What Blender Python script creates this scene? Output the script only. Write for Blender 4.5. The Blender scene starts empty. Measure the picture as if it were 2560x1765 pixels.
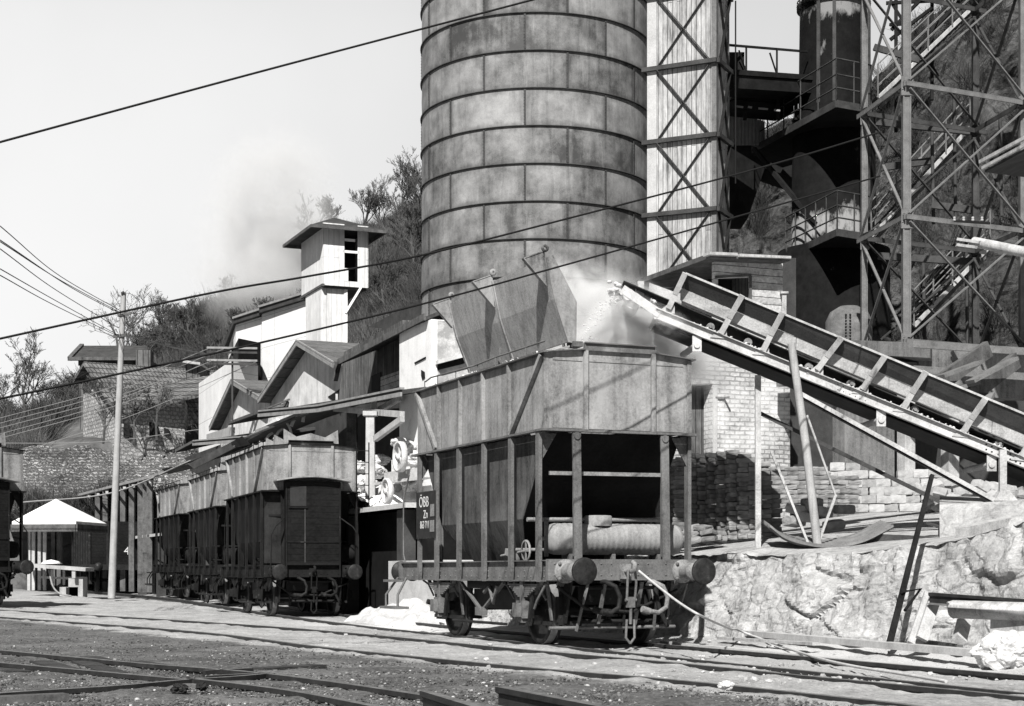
import bpy, math, random
import numpy as np
from mathutils import Vector, Matrix, noise as mnoise
random.seed(7)
rad = math.radians
scn = bpy.context.scene
COL = scn.collection
ZC = 0.98            # camera height above the rail of the loading track
F = 4000.0           # focal length in photo pixels
CX, HY = 1280.0, 1432.0
TH = rad(22.8)
U = (-math.sin(TH), math.cos(TH)); V = (math.cos(TH), math.sin(TH))   # along the loading track, across it
C0 = (1.74, 20.84)

def P(px, py, Y): return Vector(((px-CX)/F*Y, Y, ZC+(HY-py)/F*Y))
def S(s, t, z=0.0): return Vector((C0[0]+s*U[0]+t*V[0], C0[1]+s*U[1]+t*V[1], z))
def Gz(px, py, z):                      # where a sight line meets the level z
    Y = (z-ZC)/((HY-py)/F); return Vector(((px-CX)/F*Y, Y, z))
def Pt(px, py, t):                      # where a sight line meets a wall parallel to the track
    k = (px-CX)/F
    Y = (t+C0[0]*V[0]+C0[1]*V[1])/(k*V[0]+V[1])
    return Vector((k*Y, Y, ZC+(HY-py)/F*Y))
def Ps(px, py, s):                      # ... or a wall across the track
    k = (px-CX)/F
    Y = (s+C0[0]*U[0]+C0[1]*U[1])/(k*U[0]+U[1])
    return Vector((k*Y, Y, ZC+(HY-py)/F*Y))
def ST(p):
    dx, dy = p[0]-C0[0], p[1]-C0[1]
    return dx*U[0]+dy*U[1], dx*V[0]+dy*V[1]
def sm(a, b, x):
    x = min(1.0, max(0.0, (x-a)/(b-a))); return x*x*(3-2*x)
UV3 = Vector((U[0], U[1], 0)); VV3 = Vector((V[0], V[1], 0)); ZV = Vector((0, 0, 1))

# ------------------------------------------------------------------ mesh builder
ORI = {}
class MB:
    def __init__(s): s.v = []; s.f = []; s.sm = []; s.cut = []
    def add(s, vs, fs, smooth=False):
        n = len(s.v); s.cut.append((n, len(s.f))); s.v += [tuple(p) for p in vs]
        for f in fs: s.f.append([i+n for i in f]); s.sm.append(smooth)
        return s
    def box(s, x0, x1, y0, y1, z0, z1):
        return s.add([(x0,y0,z0),(x1,y0,z0),(x1,y1,z0),(x0,y1,z0),(x0,y0,z1),(x1,y0,z1),(x1,y1,z1),(x0,y1,z1)],
              [(0,3,2,1),(4,5,6,7),(0,1,5,4),(1,2,6,5),(2,3,7,6),(3,0,4,7)])
    def bar(s, p, q, w, h=None, up=None, tw=None):    # rectangular bar from p to q
        p, q = Vector(p), Vector(q); d = (q-p)
        if d.length < 1e-6: return s
        d.normalize(); h = w if h is None else h
        up = Vector(up) if up is not None else (Vector((0,0,1)) if abs(d.z) < .9 else Vector((0,1,0)))
        a = d.cross(up); 
        if a.length < 1e-5: a = d.cross(Vector((1,0,0)))
        a.normalize(); b = a.cross(d)
        w2 = w if tw is None else tw
        vs = [p-a*w/2-b*h/2, p+a*w/2-b*h/2, p+a*w/2+b*h/2, p-a*w/2+b*h/2, q-a*w2/2-b*h/2, q+a*w2/2-b*h/2, q+a*w2/2+b*h/2, q-a*w2/2+b*h/2]
        return s.add(vs, [(0,1,2,3),(7,6,5,4),(0,4,5,1),(1,5,6,2),(2,6,7,3),(3,7,4,0)])
    def ang(s, p, q, w, th=.012, up=None):            # angle iron
        p, q = Vector(p), Vector(q); d = (q-p).normalized()
        up = Vector(up) if up is not None else (Vector((0,0,1)) if abs(d.z) < .9 else Vector((0,1,0)))
        a = d.cross(up).normalized(); b = a.cross(d)
        s.bar(p+b*w/2, q+b*w/2, th, w, up=b); s.bar(p+a*(w/2+th/2), q+a*(w/2+th/2), w, th, up=b); return s
    def tube(s, pts, r, n=8, cap=True, r1=None):
        pts = [Vector(p) for p in pts]; N = len(pts); rings = []; a = None
        for i, p in enumerate(pts):
            d = (pts[min(i+1,N-1)]-pts[max(i-1,0)]).normalized()
            if a is None:
                a = d.orthogonal().normalized()
            else:
                a = (a-d*a.dot(d)); a = a.normalized() if a.length > 1e-6 else d.orthogonal().normalized()
            b = d.cross(a); rr = r if r1 is None else r+(r1-r)*i/(N-1)
            rings.append([p+(a*math.cos(2*math.pi*k/n)+b*math.sin(2*math.pi*k/n))*rr for k in range(n)])
        vs = [x for R_ in rings for x in R_]
        fs = [(i*n+k, i*n+(k+1)%n, (i+1)*n+(k+1)%n, (i+1)*n+k) for i in range(N-1) for k in range(n)]
        s.add(vs, fs, n > 5)
        if cap: s.add(rings[0], [tuple(range(n))[::-1]]); s.add(rings[-1], [tuple(range(n))])
        return s
    def cyl(s, p, q, r, r1=None, n=16): return s.tube([p, q], r, n, True, r1)
    def lathe(s, prof, c, ax=(0,0,1), n=24, a0=0, a1=2*math.pi, smooth=True):   # prof: (radius, along)
        c, ax = Vector(c), Vector(ax).normalized(); a = ax.orthogonal().normalized(); b = ax.cross(a)
        full = abs(a1-a0-2*math.pi) < 1e-6; m = n if full else n+1
        vs = []
        for r, h in prof:
            for k in range(m):
                t = a0+(a1-a0)*k/n; vs.append(c+ax*h+(a*math.cos(t)+b*math.sin(t))*r)
        fs = []
        for i in range(len(prof)-1):
            for k in range(n): fs.append((i*m+k, i*m+(k+1)%m, (i+1)*m+(k+1)%m, (i+1)*m+k))
        s.add(vs, fs, smooth); return s
    def prism(s, pts, vec):
        pts = [Vector(p) for p in pts]; vec = Vector(vec); n = len(pts)
        s.add(pts+[p+vec for p in pts], [tuple(range(n))[::-1], tuple(range(n, 2*n))]+[(i, (i+1)%n, n+(i+1)%n, n+i) for i in range(n)]); return s
    def poly(s, pts): s.add(pts, [tuple(range(len(pts)))]); return s
    def rivets(s, p, q, n, r=.014, out=(0,-1,0)):
        p, q, o = Vector(p), Vector(q), Vector(out)
        for i in range(n):
            c = p+(q-p)*(i/(n-1) if n > 1 else .5)
            s.lathe([(r,-.002),(r*.8,.006),(.0005,.010)], c, o, 6)
        return s
    def build_each(s, name, m=None, parent=None, k=1):      # every k shapes one object
        cs = s.cut[::k]+[(len(s.v), len(s.f))]; out = []
        for (v0, f0), (v1, f1) in zip(cs, cs[1:]):
            b = MB(); b.v = s.v[v0:v1]; b.f = [[i-v0 for i in f] for f in s.f[f0:f1]]; b.sm = s.sm[f0:f1]; out.append(b.build(name, m, parent))
        return out
    def build(s, name, m=None, parent=None, loc=None, local=False):
        me = bpy.data.meshes.new(name); o = bpy.data.objects.new(name, me); COL.objects.link(o)
        org = Vector((0,0,0))
        if parent is not None:
            o.parent = parent
            if not local: org = ORI.get(parent.name, Vector((0,0,0)))
            ORI[o.name] = org
        elif loc is not None:
            org = Vector(loc); o.location = org; ORI[o.name] = org
        vs = [(v[0]-org[0], v[1]-org[1], v[2]-org[2]) for v in s.v] if org.length else s.v
        me.from_pydata(vs, [], s.f)
        me.polygons.foreach_set('use_smooth', s.sm)
        import bmesh
        bm = bmesh.new(); bm.from_mesh(me); bmesh.ops.recalc_face_normals(bm, faces=bm.faces); bm.to_mesh(me); bm.free()
        me.update()
        if m is not None: me.materials.append(m)
        return o
def np_mesh(name, vs, fs, m, loc=None, smooth=False):       # vs (n,3) array, fs (k,3|4) array
    me = bpy.data.meshes.new(name); vs = np.asarray(vs, dtype=np.float32); fs = np.asarray(fs, dtype=np.int32)
    if loc is not None: vs = vs-np.array(loc, dtype=np.float32)
    k = fs.shape[1]
    me.vertices.add(len(vs)); me.vertices.foreach_set('co', vs.ravel())
    me.loops.add(fs.size); me.loops.foreach_set('vertex_index', fs.ravel())
    me.polygons.add(len(fs)); me.polygons.foreach_set('loop_start', np.arange(0, fs.size, k, dtype=np.int32))
    me.polygons.foreach_set('use_smooth', np.full(len(fs), smooth))
    me.update(calc_edges=True); me.validate()
    o = bpy.data.objects.new(name, me); COL.objects.link(o)
    if loc is not None: o.location = loc
    me.materials.append(m); return o
def tag(o, label=None, cat=None, group=None, kind=None):
    if label: o['label'] = label
    if cat: o['category'] = cat
    if group: o['group'] = group
    if kind: o['kind'] = kind
    return o
def thing(name, label, cat, loc=(0,0,0), group=None, rz=0):
    o = bpy.data.objects.new(name, None); COL.objects.link(o); o.location = loc; o.rotation_euler = (0,0,rz)
    o.empty_display_size = .2; ORI[o.name] = Vector(loc)
    return tag(o, label, cat, group)
def copy_tree(o, parent=None):
    c = o.copy(); COL.objects.link(c)
    if parent is not None: c.parent = parent
    for ch in list(o.children): copy_tree(ch, c)
    return c

# ------------------------------------------------------------------ materials (all neutral greys)
class NT:
    def __init__(s, name):
        s.m = bpy.data.materials.new(name); s.m.use_nodes = True; s.t = s.m.node_tree; s.N = s.t.nodes; s.L = s.t.links
        s.N.clear(); s.out = s.N.new('ShaderNodeOutputMaterial'); s.b = s.N.new('ShaderNodeBsdfPrincipled')
        s.L.new(s.b.outputs[0], s.out.inputs[0]); s.tc = s.N.new('ShaderNodeTexCoord').outputs['Object']
    def n(s, typ, **kw):
        x = s.N.new(typ)
        for k, v in kw.items(): setattr(x, k, v)
        return x
    def link(s, a, b): s.L.new(a, b)
    def val(s, sock, v):
        if hasattr(v, 'is_output') or isinstance(v, bpy.types.NodeSocket): s.L.new(v, sock)
        else: sock.default_value = v
    def math(s, op, a, b=0.0, c=0.0, clamp=False):
        x = s.n('ShaderNodeMath', operation=op, use_clamp=clamp)
        s.val(x.inputs[0], a); s.val(x.inputs[1], b); s.val(x.inputs[2], c); return x.outputs[0]
    def mapping(s, vec, scale=(1,1,1), rot=(0,0,0), loc=(0,0,0)):
        x = s.n('ShaderNodeMapping'); s.L.new(vec, x.inputs[0])
        x.inputs['Scale'].default_value = scale; x.inputs['Rotation'].default_value = rot; x.inputs['Location'].default_value = loc
        return x.outputs[0]
    def noise(s, scale, detail=6, rough=.6, vec=None, sc3=None, dist=0):
        x = s.n('ShaderNodeTexNoise'); v = vec if vec is not None else s.tc
        if sc3: v = s.mapping(v, sc3)
        s.L.new(v, x.inputs['Vector']); x.inputs['Scale'].default_value = scale; x.inputs['Detail'].default_value = detail
        x.inputs['Roughness'].default_value = rough; x.inputs['Distortion'].default_value = dist
        return x.outputs[0]
    def rng(s, v, a, b, c, d, smooth=False):
        x = s.n('ShaderNodeMapRange'); x.interpolation_type = 'SMOOTHSTEP' if smooth else 'LINEAR'
        s.val(x.inputs[0], v)
        for i, q in enumerate((a, b, c, d)): s.val(x.inputs[1+i], q)
        return x.outputs[0]
    def mix(s, f, a, b):
        # a + f*(b-a), scalars
        return s.math('ADD', a, s.math('MULTIPLY', f, s.math('SUBTRACT', b, a)))
    def hz(s, ang):                                          # (along wall, height) for walls at angle ang
        v = s.mapping(s.tc, rot=(0,0,-ang)); sep = s.n('ShaderNodeSeparateXYZ'); s.L.new(v, sep.inputs[0])
        return s.math('ADD', sep.outputs[0], sep.outputs[1]), sep.outputs[2]
    def vec(s, x, y, z=0.0):
        c = s.n('ShaderNodeCombineXYZ'); s.val(c.inputs[0], x); s.val(c.inputs[1], y); s.val(c.inputs[2], z); return c.outputs[0]
    def bump(s, h, st=.3, dist=.02, prev=None):
        b = s.n('ShaderNodeBump'); b.inputs['Strength'].default_value = st; b.inputs['Distance'].default_value = dist
        s.val(b.inputs['Height'], h)
        if prev is not None: s.L.new(prev, b.inputs['Normal'])
        return b.outputs[0]
    def done(s, col, rough=.85, nrm=None, spec=.3, metal=0.0):
        col = s.math('MAXIMUM', col, .004)
        s.val(s.b.inputs['Base Color'], col); s.val(s.b.inputs['Roughness'], rough)
        s.b.inputs['Specular IOR Level'].default_value = spec; s.b.inputs['Metallic'].default_value = metal
        if nrm is not None: s.L.new(nrm, s.b.inputs['Normal'])
        return s.m
def M(name, c, var=.3, sc=2.0, fine=.2, fsc=35, rough=.85, bump=.25, bsc=40, bd=.01, streak=0.0, stsc=(9,9,.7), spot=None, spotc=None, spec=.12, metal=0):
    t = NT(name)
    f = t.math('ADD', 1.0, t.math('MULTIPLY', t.rng(t.noise(sc, 7, .7), .34, .66, -1, 1), var))
    f = t.math('ADD', f, t.math('MULTIPLY', t.rng(t.noise(fsc, 5, .8), .33, .67, -1, 1), fine))
    if streak: f = t.math('SUBTRACT', f, t.math('MULTIPLY', t.rng(t.noise(1, 5, .6, sc3=stsc), .42, .7, 0, 1), streak))
    col = t.math('MULTIPLY', f, c)
    if spot is not None:
        k = t.rng(t.noise(spot[0], 6, .7, sc3=spot[3] if len(spot) > 3 else None), spot[1], spot[2], 0, 1); col = t.mix(k, col, spotc)
    return t.done(col, rough, t.bump(t.noise(bsc, 6, .7), bump, bd), spec, metal)
def M_wall(name, c, c2, mort, bw, bh, ms=.012, ang=TH, off=.5, var=.25, vert=False, rough=.9, bd=.012, bs=.6, dirt=.3, dsc=.9, limes=0.0, warp=.02, streak=0.0):
    t = NT(name); h, z = t.hz(ang)
    if warp:
        h = t.math('ADD', h, t.math('MULTIPLY', t.math('SUBTRACT', t.noise(5, 3), .5), warp*2)); z = t.math('ADD', z, t.math('MULTIPLY', t.math('SUBTRACT', t.noise(4.3, 3), .5), warp*2))
    br = t.n('ShaderNodeTexBrick'); br.offset = off
    t.link(t.vec(z, h) if vert else t.vec(h, z), br.inputs['Vector'])
    for nm, vv in (('Color1', (c,)*3+(1,)), ('Color2', (c2,)*3+(1,)), ('Mortar', (mort,)*3+(1,))): br.inputs[nm].default_value = vv
    br.inputs['Scale'].default_value = 1; br.inputs['Mortar Size'].default_value = ms; br.inputs['Mortar Smooth'].default_value = .3
    br.inputs['Brick Width'].default_value = bw; br.inputs['Row Height'].default_value = bh; br.inputs['Bias'].default_value = 0
    bwn = t.n('ShaderNodeRGBToBW'); t.link(br.outputs['Color'], bwn.inputs[0])
    f = t.math('ADD', 1.0, t.math('MULTIPLY', t.rng(t.noise(dsc, 7, .72), .34, .66, -1, 1), dirt))
    sc3 = (3, 3, .4) if vert else (2, 2, 3)
    f = t.math('ADD', f, t.math('MULTIPLY', t.rng(t.noise(6, 6, .75, sc3=sc3), .34, .66, -1, 1), var))
    if streak: f = t.math('SUBTRACT', f, t.math('MULTIPLY', t.rng(t.noise(1, 5, .6, sc3=(5,5,.35)), .45, .7, 0, 1), streak))
    col = t.math('MULTIPLY', bwn.outputs[0], f)
    if limes: col = t.mix(t.rng(t.noise(.55, 5, .65), .42, .62, 0, 1), col, limes)
    hgt = t.math('SUBTRACT', t.math('MULTIPLY', t.noise(25, 5, .7), .4), br.outputs['Fac'])
    return t.done(col, rough, t.bump(hgt, bs, bd), .1)
MAT = {}
MAT['bin']   = M('wagon_bin_paint', .25, .30, 1.4, .24, 26, .8, .3, 30, streak=.5, stsc=(6,6,.5), spot=(1.7,.53,.68,(1,1,.6)), spotc=.31)
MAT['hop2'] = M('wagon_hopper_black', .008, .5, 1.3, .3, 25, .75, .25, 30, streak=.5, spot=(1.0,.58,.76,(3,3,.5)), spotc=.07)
MAT['hend'] = M('painted_shade_black', .008, .4, 2, .3, 25, .9, .25, 30)  # near-black tone that paints in the shade of hopper ends and dock recess
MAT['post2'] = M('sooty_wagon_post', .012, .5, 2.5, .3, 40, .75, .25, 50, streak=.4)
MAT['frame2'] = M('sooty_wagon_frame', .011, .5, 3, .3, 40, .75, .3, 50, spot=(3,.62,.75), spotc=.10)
MAT['hop']   = M('wagon_hopper_sooty', .085, .4, 1.3, .25, 25, .75, .25, 30, streak=.5, spot=(1.0,.56,.74,(3,3,.5)), spotc=.17)
MAT['frame'] = M('wagon_frame_iron', .12, .35, 3, .3, 40, .75, .3, 50, spot=(3,.6,.75), spotc=.24)
MAT['post']  = M('wagon_post_iron', .125, .3, 2.5, .25, 40, .75, .25, 50, streak=.3)
MAT['dark']  = M('undergear_grease', .018, .4, 5, .3, 40, .6, .3, 50, spot=(7,.62,.75), spotc=.10)
MAT['dusty'] = M('dusty_cast_iron', .19, .35, 5, .25, 40, .85, .3, 50)
MAT['buff']  = M('buffer_plate_greased', .022, .5, 6, .3, 30, .45, .25, 40, spot=(6,.62,.72), spotc=.08)
MAT['tank']  = M('lime_dusted_tank', .25, .18, 4, .2, 40, .85, .2, 30, streak=.25)
MAT['lid1']  = M('hatch_lid_steel', .33, .16, 1.5, .28, 40, .75, .25, 40, streak=.3, stsc=(11,11,.7), spot=(2.2,.58,.72,(1,1,.5)), spotc=.17)
MAT['cab']   = M('brakeman_cabin_black', .022, .5, 2, .3, 30, .6, .3, 40, streak=.4)
MAT['glass'] = M('dark_window_glass', .03, .3, 2, .1, 20, .15, .02, 10, spec=.5)
MAT['white'] = M('white_lettering', .55, .25, 20, .3, 70, .8, .1, 40)
MAT['sign']  = M('black_number_board', .02, .4, 6, .3, 40, .6, .1, 40, spot=(9,.62,.72), spotc=.12)
MAT['lumps'] = M('dull_lime_lumps', .50, .2, 4, .2, 30, .95, .6, 14, bd=.04)
MAT['lime']  = M('quicklime_white', .74, .12, 3, .15, 30, .95, .5, 14, bd=.04)
MAT['limed'] = M('lime_crusted_machine', .50, .2, 4, .2, 30, .95, .5, 20, bd=.03, spot=(3,.66,.74), spotc=.12)
def rail_mat():
    t = NT('rusty_rail_steel'); g = t.n('ShaderNodeNewGeometry'); sep = t.n('ShaderNodeSeparateXYZ'); t.link(g.outputs['Normal'], sep.inputs[0])
    k = t.rng(sep.outputs[2], .8, .95, 0, 1); n = t.rng(t.noise(6, 6, .75), .35, .65, .6, 1.5)
    return t.done(t.math('MULTIPLY', n, t.mix(k, .022, .11)), .55, t.bump(t.noise(50, 5, .7), .3, .01), .2)
MAT['rail'] = rail_mat()
MAT['railtop'] = M('worn_rail_head', .16, .3, 3, .2, 40, .4, .1, 60)
MAT['sleeper'] = M('old_sleeper_timber', .045, .4, 4, .3, 40, .9, .5, 30)
MAT['wood']  = M('weathered_timber', .40, .25, 3, .25, 40, .9, .4, 18, streak=.3)
MAT['woodd'] = M('dark_old_timber', .10, .35, 3, .3, 40, .9, .4, 18, streak=.3)
MAT['woodl'] = M('pale_sawn_timber', .40, .18, 3, .2, 50, .9, .35, 20, streak=.2)
MAT['insul'] = M('porcelain_insulator', .30, .1, 5, .1, 40, .4, .05, 20, spec=.3)
MAT['concb'] = M('rendered_white_wall', .76, .10, 1.2, .1, 30, .9, .3, 18, bd=.01, streak=.12, stsc=(4,4,.3), spot=(1.1,.60,.72), spotc=.5)
MAT['plast'] = M('grey_plaster', .62, .2, 1.2, .14, 30, .9, .3, 18, streak=.3, stsc=(4,4,.3))
MAT['dockw'] = M('whitewashed_dock_wall', .62, .2, 1, .1, 30, .9, .3, 18)
MAT['roofd'] = M('dark_roofing_felt', .05, .35, 2, .3, 30, .85, .3, 25)
MAT['roofg'] = M_wall('grey_slate_roof', .13, .10, .06, .35, .25, .015, 0, .5, .2, dirt=.25, warp=.01)
MAT['rooft'] = M_wall('mossy_tile_roof', .17, .11, .04, .3, .3, .04, 0, .5, .35, dirt=.4, warp=.02)
MAT['fasc']  = M('fascia_board_grey', .24, .25, 3, .25, 40, .9, .3, 30)
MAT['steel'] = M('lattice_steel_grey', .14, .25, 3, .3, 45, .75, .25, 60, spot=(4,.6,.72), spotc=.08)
MAT['steeld']= M('black_steel_and_shade', .012, .5, 2, .4, 30, .8, .3, 40)  # sooty steel; also laid where shade is painted in
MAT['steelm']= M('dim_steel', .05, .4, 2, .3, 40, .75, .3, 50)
MAT['conv']  = M('lime_crusted_conveyor_steel', .40, .3, 2.2, .25, 35, .9, .35, 35, spot=(4,.66,.74), spotc=.25)
MAT['board'] = M('conveyor_side_board', .36, .25, 2.5, .25, 40, .9, .35, 20, streak=.15, stsc=(.8,.8,8), spot=(3,.66,.76), spotc=.14)
MAT['boardd']= M('dark_shade_board', .05, .3, 2, .25, 40, .9, .3, 25)  # dark board tone with the shade of flared board and undersides painted in
MAT['rubber']= M('conveyor_belt_rubber', .03, .3, 4, .2, 40, .8, .2, 40)
MAT['concd'] = M('dark_stained_concrete', .17, .35, 1.2, .25, 30, .9, .45, 20, bd=.015, streak=.4)
MAT['conc']  = M('rough_concrete', .36, .2, 1.5, .2, 30, .9, .45, 20, bd=.015, streak=.2)
MAT['conclt']= M('limed_concrete', .42, .15, 2, .15, 30, .95, .4, 20, bd=.02)
MAT['stone'] = M('boulder_limestone', .50, .15, 3, .2, 25, .95, .6, 15, bd=.03)
MAT['pole']  = M('grey_wood_pole', .34, .12, 3, .2, 60, .9, .3, 40, streak=.25, stsc=(30,30,1))
MAT['wire']  = M('black_cable', .012, .1, 3, .1, 40, .7, .05, 40)
MAT['wirel'] = M('pale_wire', .22, .1, 3, .1, 40, .7, .05, 40)
MAT['rope']  = M('pale_hose', .42, .2, 10, .2, 60, .9, .2, 60)
MAT['twigd'] = M('dark_cliff_scrub', .035, .5, 1.2, .2, 20, .95, 0, 10)
MAT['bark']  = M('winter_bark', .075, .3, 6, .3, 40, .95, .4, 30)
MAT['twig']  = M('winter_twigs', .075, .75, .13, .3, 3, .95, 0, 10)
MAT['brick'] = M_wall('limed_rough_brick', .46, .34, .20, .27, .105, .016, TH, .5, .3, bd=.03, bs=.9, limes=.66, warp=.025)
MAT['planks']= M_wall('painted_board_cladding', .42, .33, .08, 6.0, .13, .008, rad(-25.6), .37, .30, vert=True, dirt=.22, dsc=1.2, streak=.5, warp=.004)
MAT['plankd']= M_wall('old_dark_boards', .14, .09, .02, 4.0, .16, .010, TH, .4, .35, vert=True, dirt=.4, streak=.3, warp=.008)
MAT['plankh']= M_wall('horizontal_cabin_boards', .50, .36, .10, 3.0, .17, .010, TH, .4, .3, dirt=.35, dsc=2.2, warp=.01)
MAT['cabh']  = M_wall('black_cabin_boards', .010, .009, .006, 5.0, .14, .008, 0, .4, .4, dirt=.4, warp=.004, rough=.6)
MAT['panel'] = M_wall('pale_concrete_panels', .74, .69, .45, 3.2, 1.5, .018, TH, .0, .1, dirt=.12, dsc=.5, bs=.3, bd=.02, warp=.01)
MAT['rubblew']= M_wall('rubble_masonry', .44, .30, .20, .34, .2, .04, TH, .5, .35, dirt=.3, dsc=.6, bs=.9, bd=.05, warp=.16)
MAT['scree2']= M_wall('dry_stone_slope', .33, .19, .08, .27, .17, .05, rad(8), .5, .5, dirt=.45, dsc=.5, bs=1.0, bd=.08, warp=.22)
MAT['towerw']= M_wall('tower_white_boards', .72, .62, .35, 6, .22, .008, TH, .3, .10, vert=True, dirt=.12, bs=.4, warp=.003, streak=.2)
MAT['corr'] = None
def corr(name, c, ang, wl=.08):
    t = NT(name); h, z = t.hz(ang); w = t.math('SINE', t.math('MULTIPLY', h, 2*math.pi/wl))
    col = t.math('MULTIPLY', t.math('ADD', 1.0, t.math('MULTIPLY', t.rng(t.noise(2, 5, .7), .25, .75, -1, 1), .3)), c)
    return t.done(col, .7, t.bump(w, .8, .02), .3)
MAT['corr'] = corr('corrugated_cladding', .36, TH, .12); MAT['corrd'] = corr('dark_corrugated', .20, TH, .16)

def silo_mat():
    t = NT('riveted_silo_plates')
    sep = t.n('ShaderNodeSeparateXYZ'); t.link(t.tc, sep.inputs[0])
    x, y, z = sep.outputs
    row = t.math('FLOOR', t.math('DIVIDE', t.math('SUBTRACT', z, 8.73), .985)); fz = t.math('SUBTRACT', t.math('DIVIDE', t.math('SUBTRACT', z, 8.73), .985), row)
    par = t.math('MULTIPLY', t.math('MODULO', t.math('ADD', row, 40.0), 2.0), .5)
    # angle from the side facing the camera, in plates of 40 degrees
    a = t.math('DIVIDE', t.math('ARCTAN2', x, t.math('MULTIPLY', y, -1.0)), rad(40))
    q = t.math('ADD', t.math('ADD', a, par), .153+20)
    ci = t.math('FLOOR', q); fx = t.math('SUBTRACT', q, ci)
    wn = t.n('ShaderNodeTexWhiteNoise'); wn.noise_dimensions = '2D'; t.link(t.vec(ci, row), wn.inputs['Vector'])
    ex = t.math('MULTIPLY', t.math('MINIMUM', fx, t.math('SUBTRACT', 1.0, fx)), 2.2); ez = t.math('MINIMUM', fz, t.math('SUBTRACT', 1.0, fz))
    edge = t.math('MINIMUM', ex, ez)
    n1 = t.noise(.9, 6, .65); n2 = t.noise(3, 6, .7); n3 = t.noise(1, 5, .65, sc3=(5,5,.5)); n4 = t.noise(40, 4, .7)
    e2 = t.math('ADD', edge, t.math('MULTIPLY', t.math('SUBTRACT', n2, .5), .25))
    dirt = t.rng(e2, .02, .20, 1, 0, True)                       # soot gathered along the seams
    f = t.math('ADD', .60, t.math('MULTIPLY', wn.outputs['Value'], .84))
    f = t.math('ADD', f, t.math('MULTIPLY', t.rng(n1, .34, .66, -1, 1), .52)); f = t.math('ADD', f, t.math('MULTIPLY', t.rng(n2, .33, .67, -1, 1), .22))
    f = t.math('ADD', f, t.math('MULTIPLY', t.rng(n4, .33, .67, -1, 1), .16))
    f = t.math('MULTIPLY', f, t.math('SUBTRACT', 1.0, t.math('MULTIPLY', t.math('MULTIPLY', dirt, t.rng(n1, .35, .6, .25, 1)), .42)))
    f = t.math('SUBTRACT', f, t.math('MULTIPLY', t.rng(n3, .48, .7, 0, 1), .34))
    # pale lime run-off at the upper edge of each course
    top = t.math('MULTIPLY', t.rng(t.math('ADD', fz, t.math('MULTIPLY', t.math('SUBTRACT', n2, .5), .3)), .86, .97, 0, 1), .35)
    f = t.math('ADD', f, t.math('MULTIPLY', top, t.rng(n1, .4, .6, 0, 1)))
    f = t.math('MAXIMUM', f, .28)
    # lower courses whitened by dust
    lo = t.rng(t.math('ADD', z, t.math('MULTIPLY', t.math('SUBTRACT', n1, .5), 3.0)), 6.0, 8.6, .34, 0)
    n6 = t.noise(1, 6, .7, sc3=(2.2,2.2,.22)); f = t.math('ADD', f, t.math('MULTIPLY', t.rng(n6, .56, .72, 0, 1), .55))
    col = t.math('ADD', t.math('MULTIPLY', f, .165), lo)
    return t.done(col, .6, t.bump(t.noise(1.2, 3, .5), .5, .06, t.bump(t.noise(50, 4, .7), .2, .01)), .35)
MAT['silo'] = silo_mat()
MAT['siloring'] = M('silo_flange_iron', .055, .3, 3, .3, 40, .7, .2, 60)

def kiln_mat():
    t = NT('sooty_kiln_shell_with_lime')
    sep = t.n('ShaderNodeSeparateXYZ'); t.link(t.tc, sep.inputs[0]); z = sep.outputs[2]
    n1 = t.noise(1.3, 6, .7, sc3=(1,1,.45)); n2 = t.noise(3, 6, .75)
    col = t.math('MULTIPLY', .0055, t.math('ADD', .5, t.math('MULTIPLY', t.rng(n2, .3, .7, 0, 1), 1.4)))
    b1 = t.math('MAXIMUM', t.rng(t.math('ABSOLUTE', t.math('SUBTRACT', z, 17.4)), .1, .75, 1, 0), t.rng(t.math('ABSOLUTE', t.math('SUBTRACT', z, 11.0)), .2, .8, 1, 0))
    k = t.rng(t.math('ADD', n1, t.math('MULTIPLY', b1, .22)), .64, .74, 0, 1)
    col = t.mix(k, col, .20)
    return t.done(col, .8, t.bump(t.noise(12, 6, .7), .4, .02), .08)
MAT['kiln'] = kiln_mat()

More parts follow.
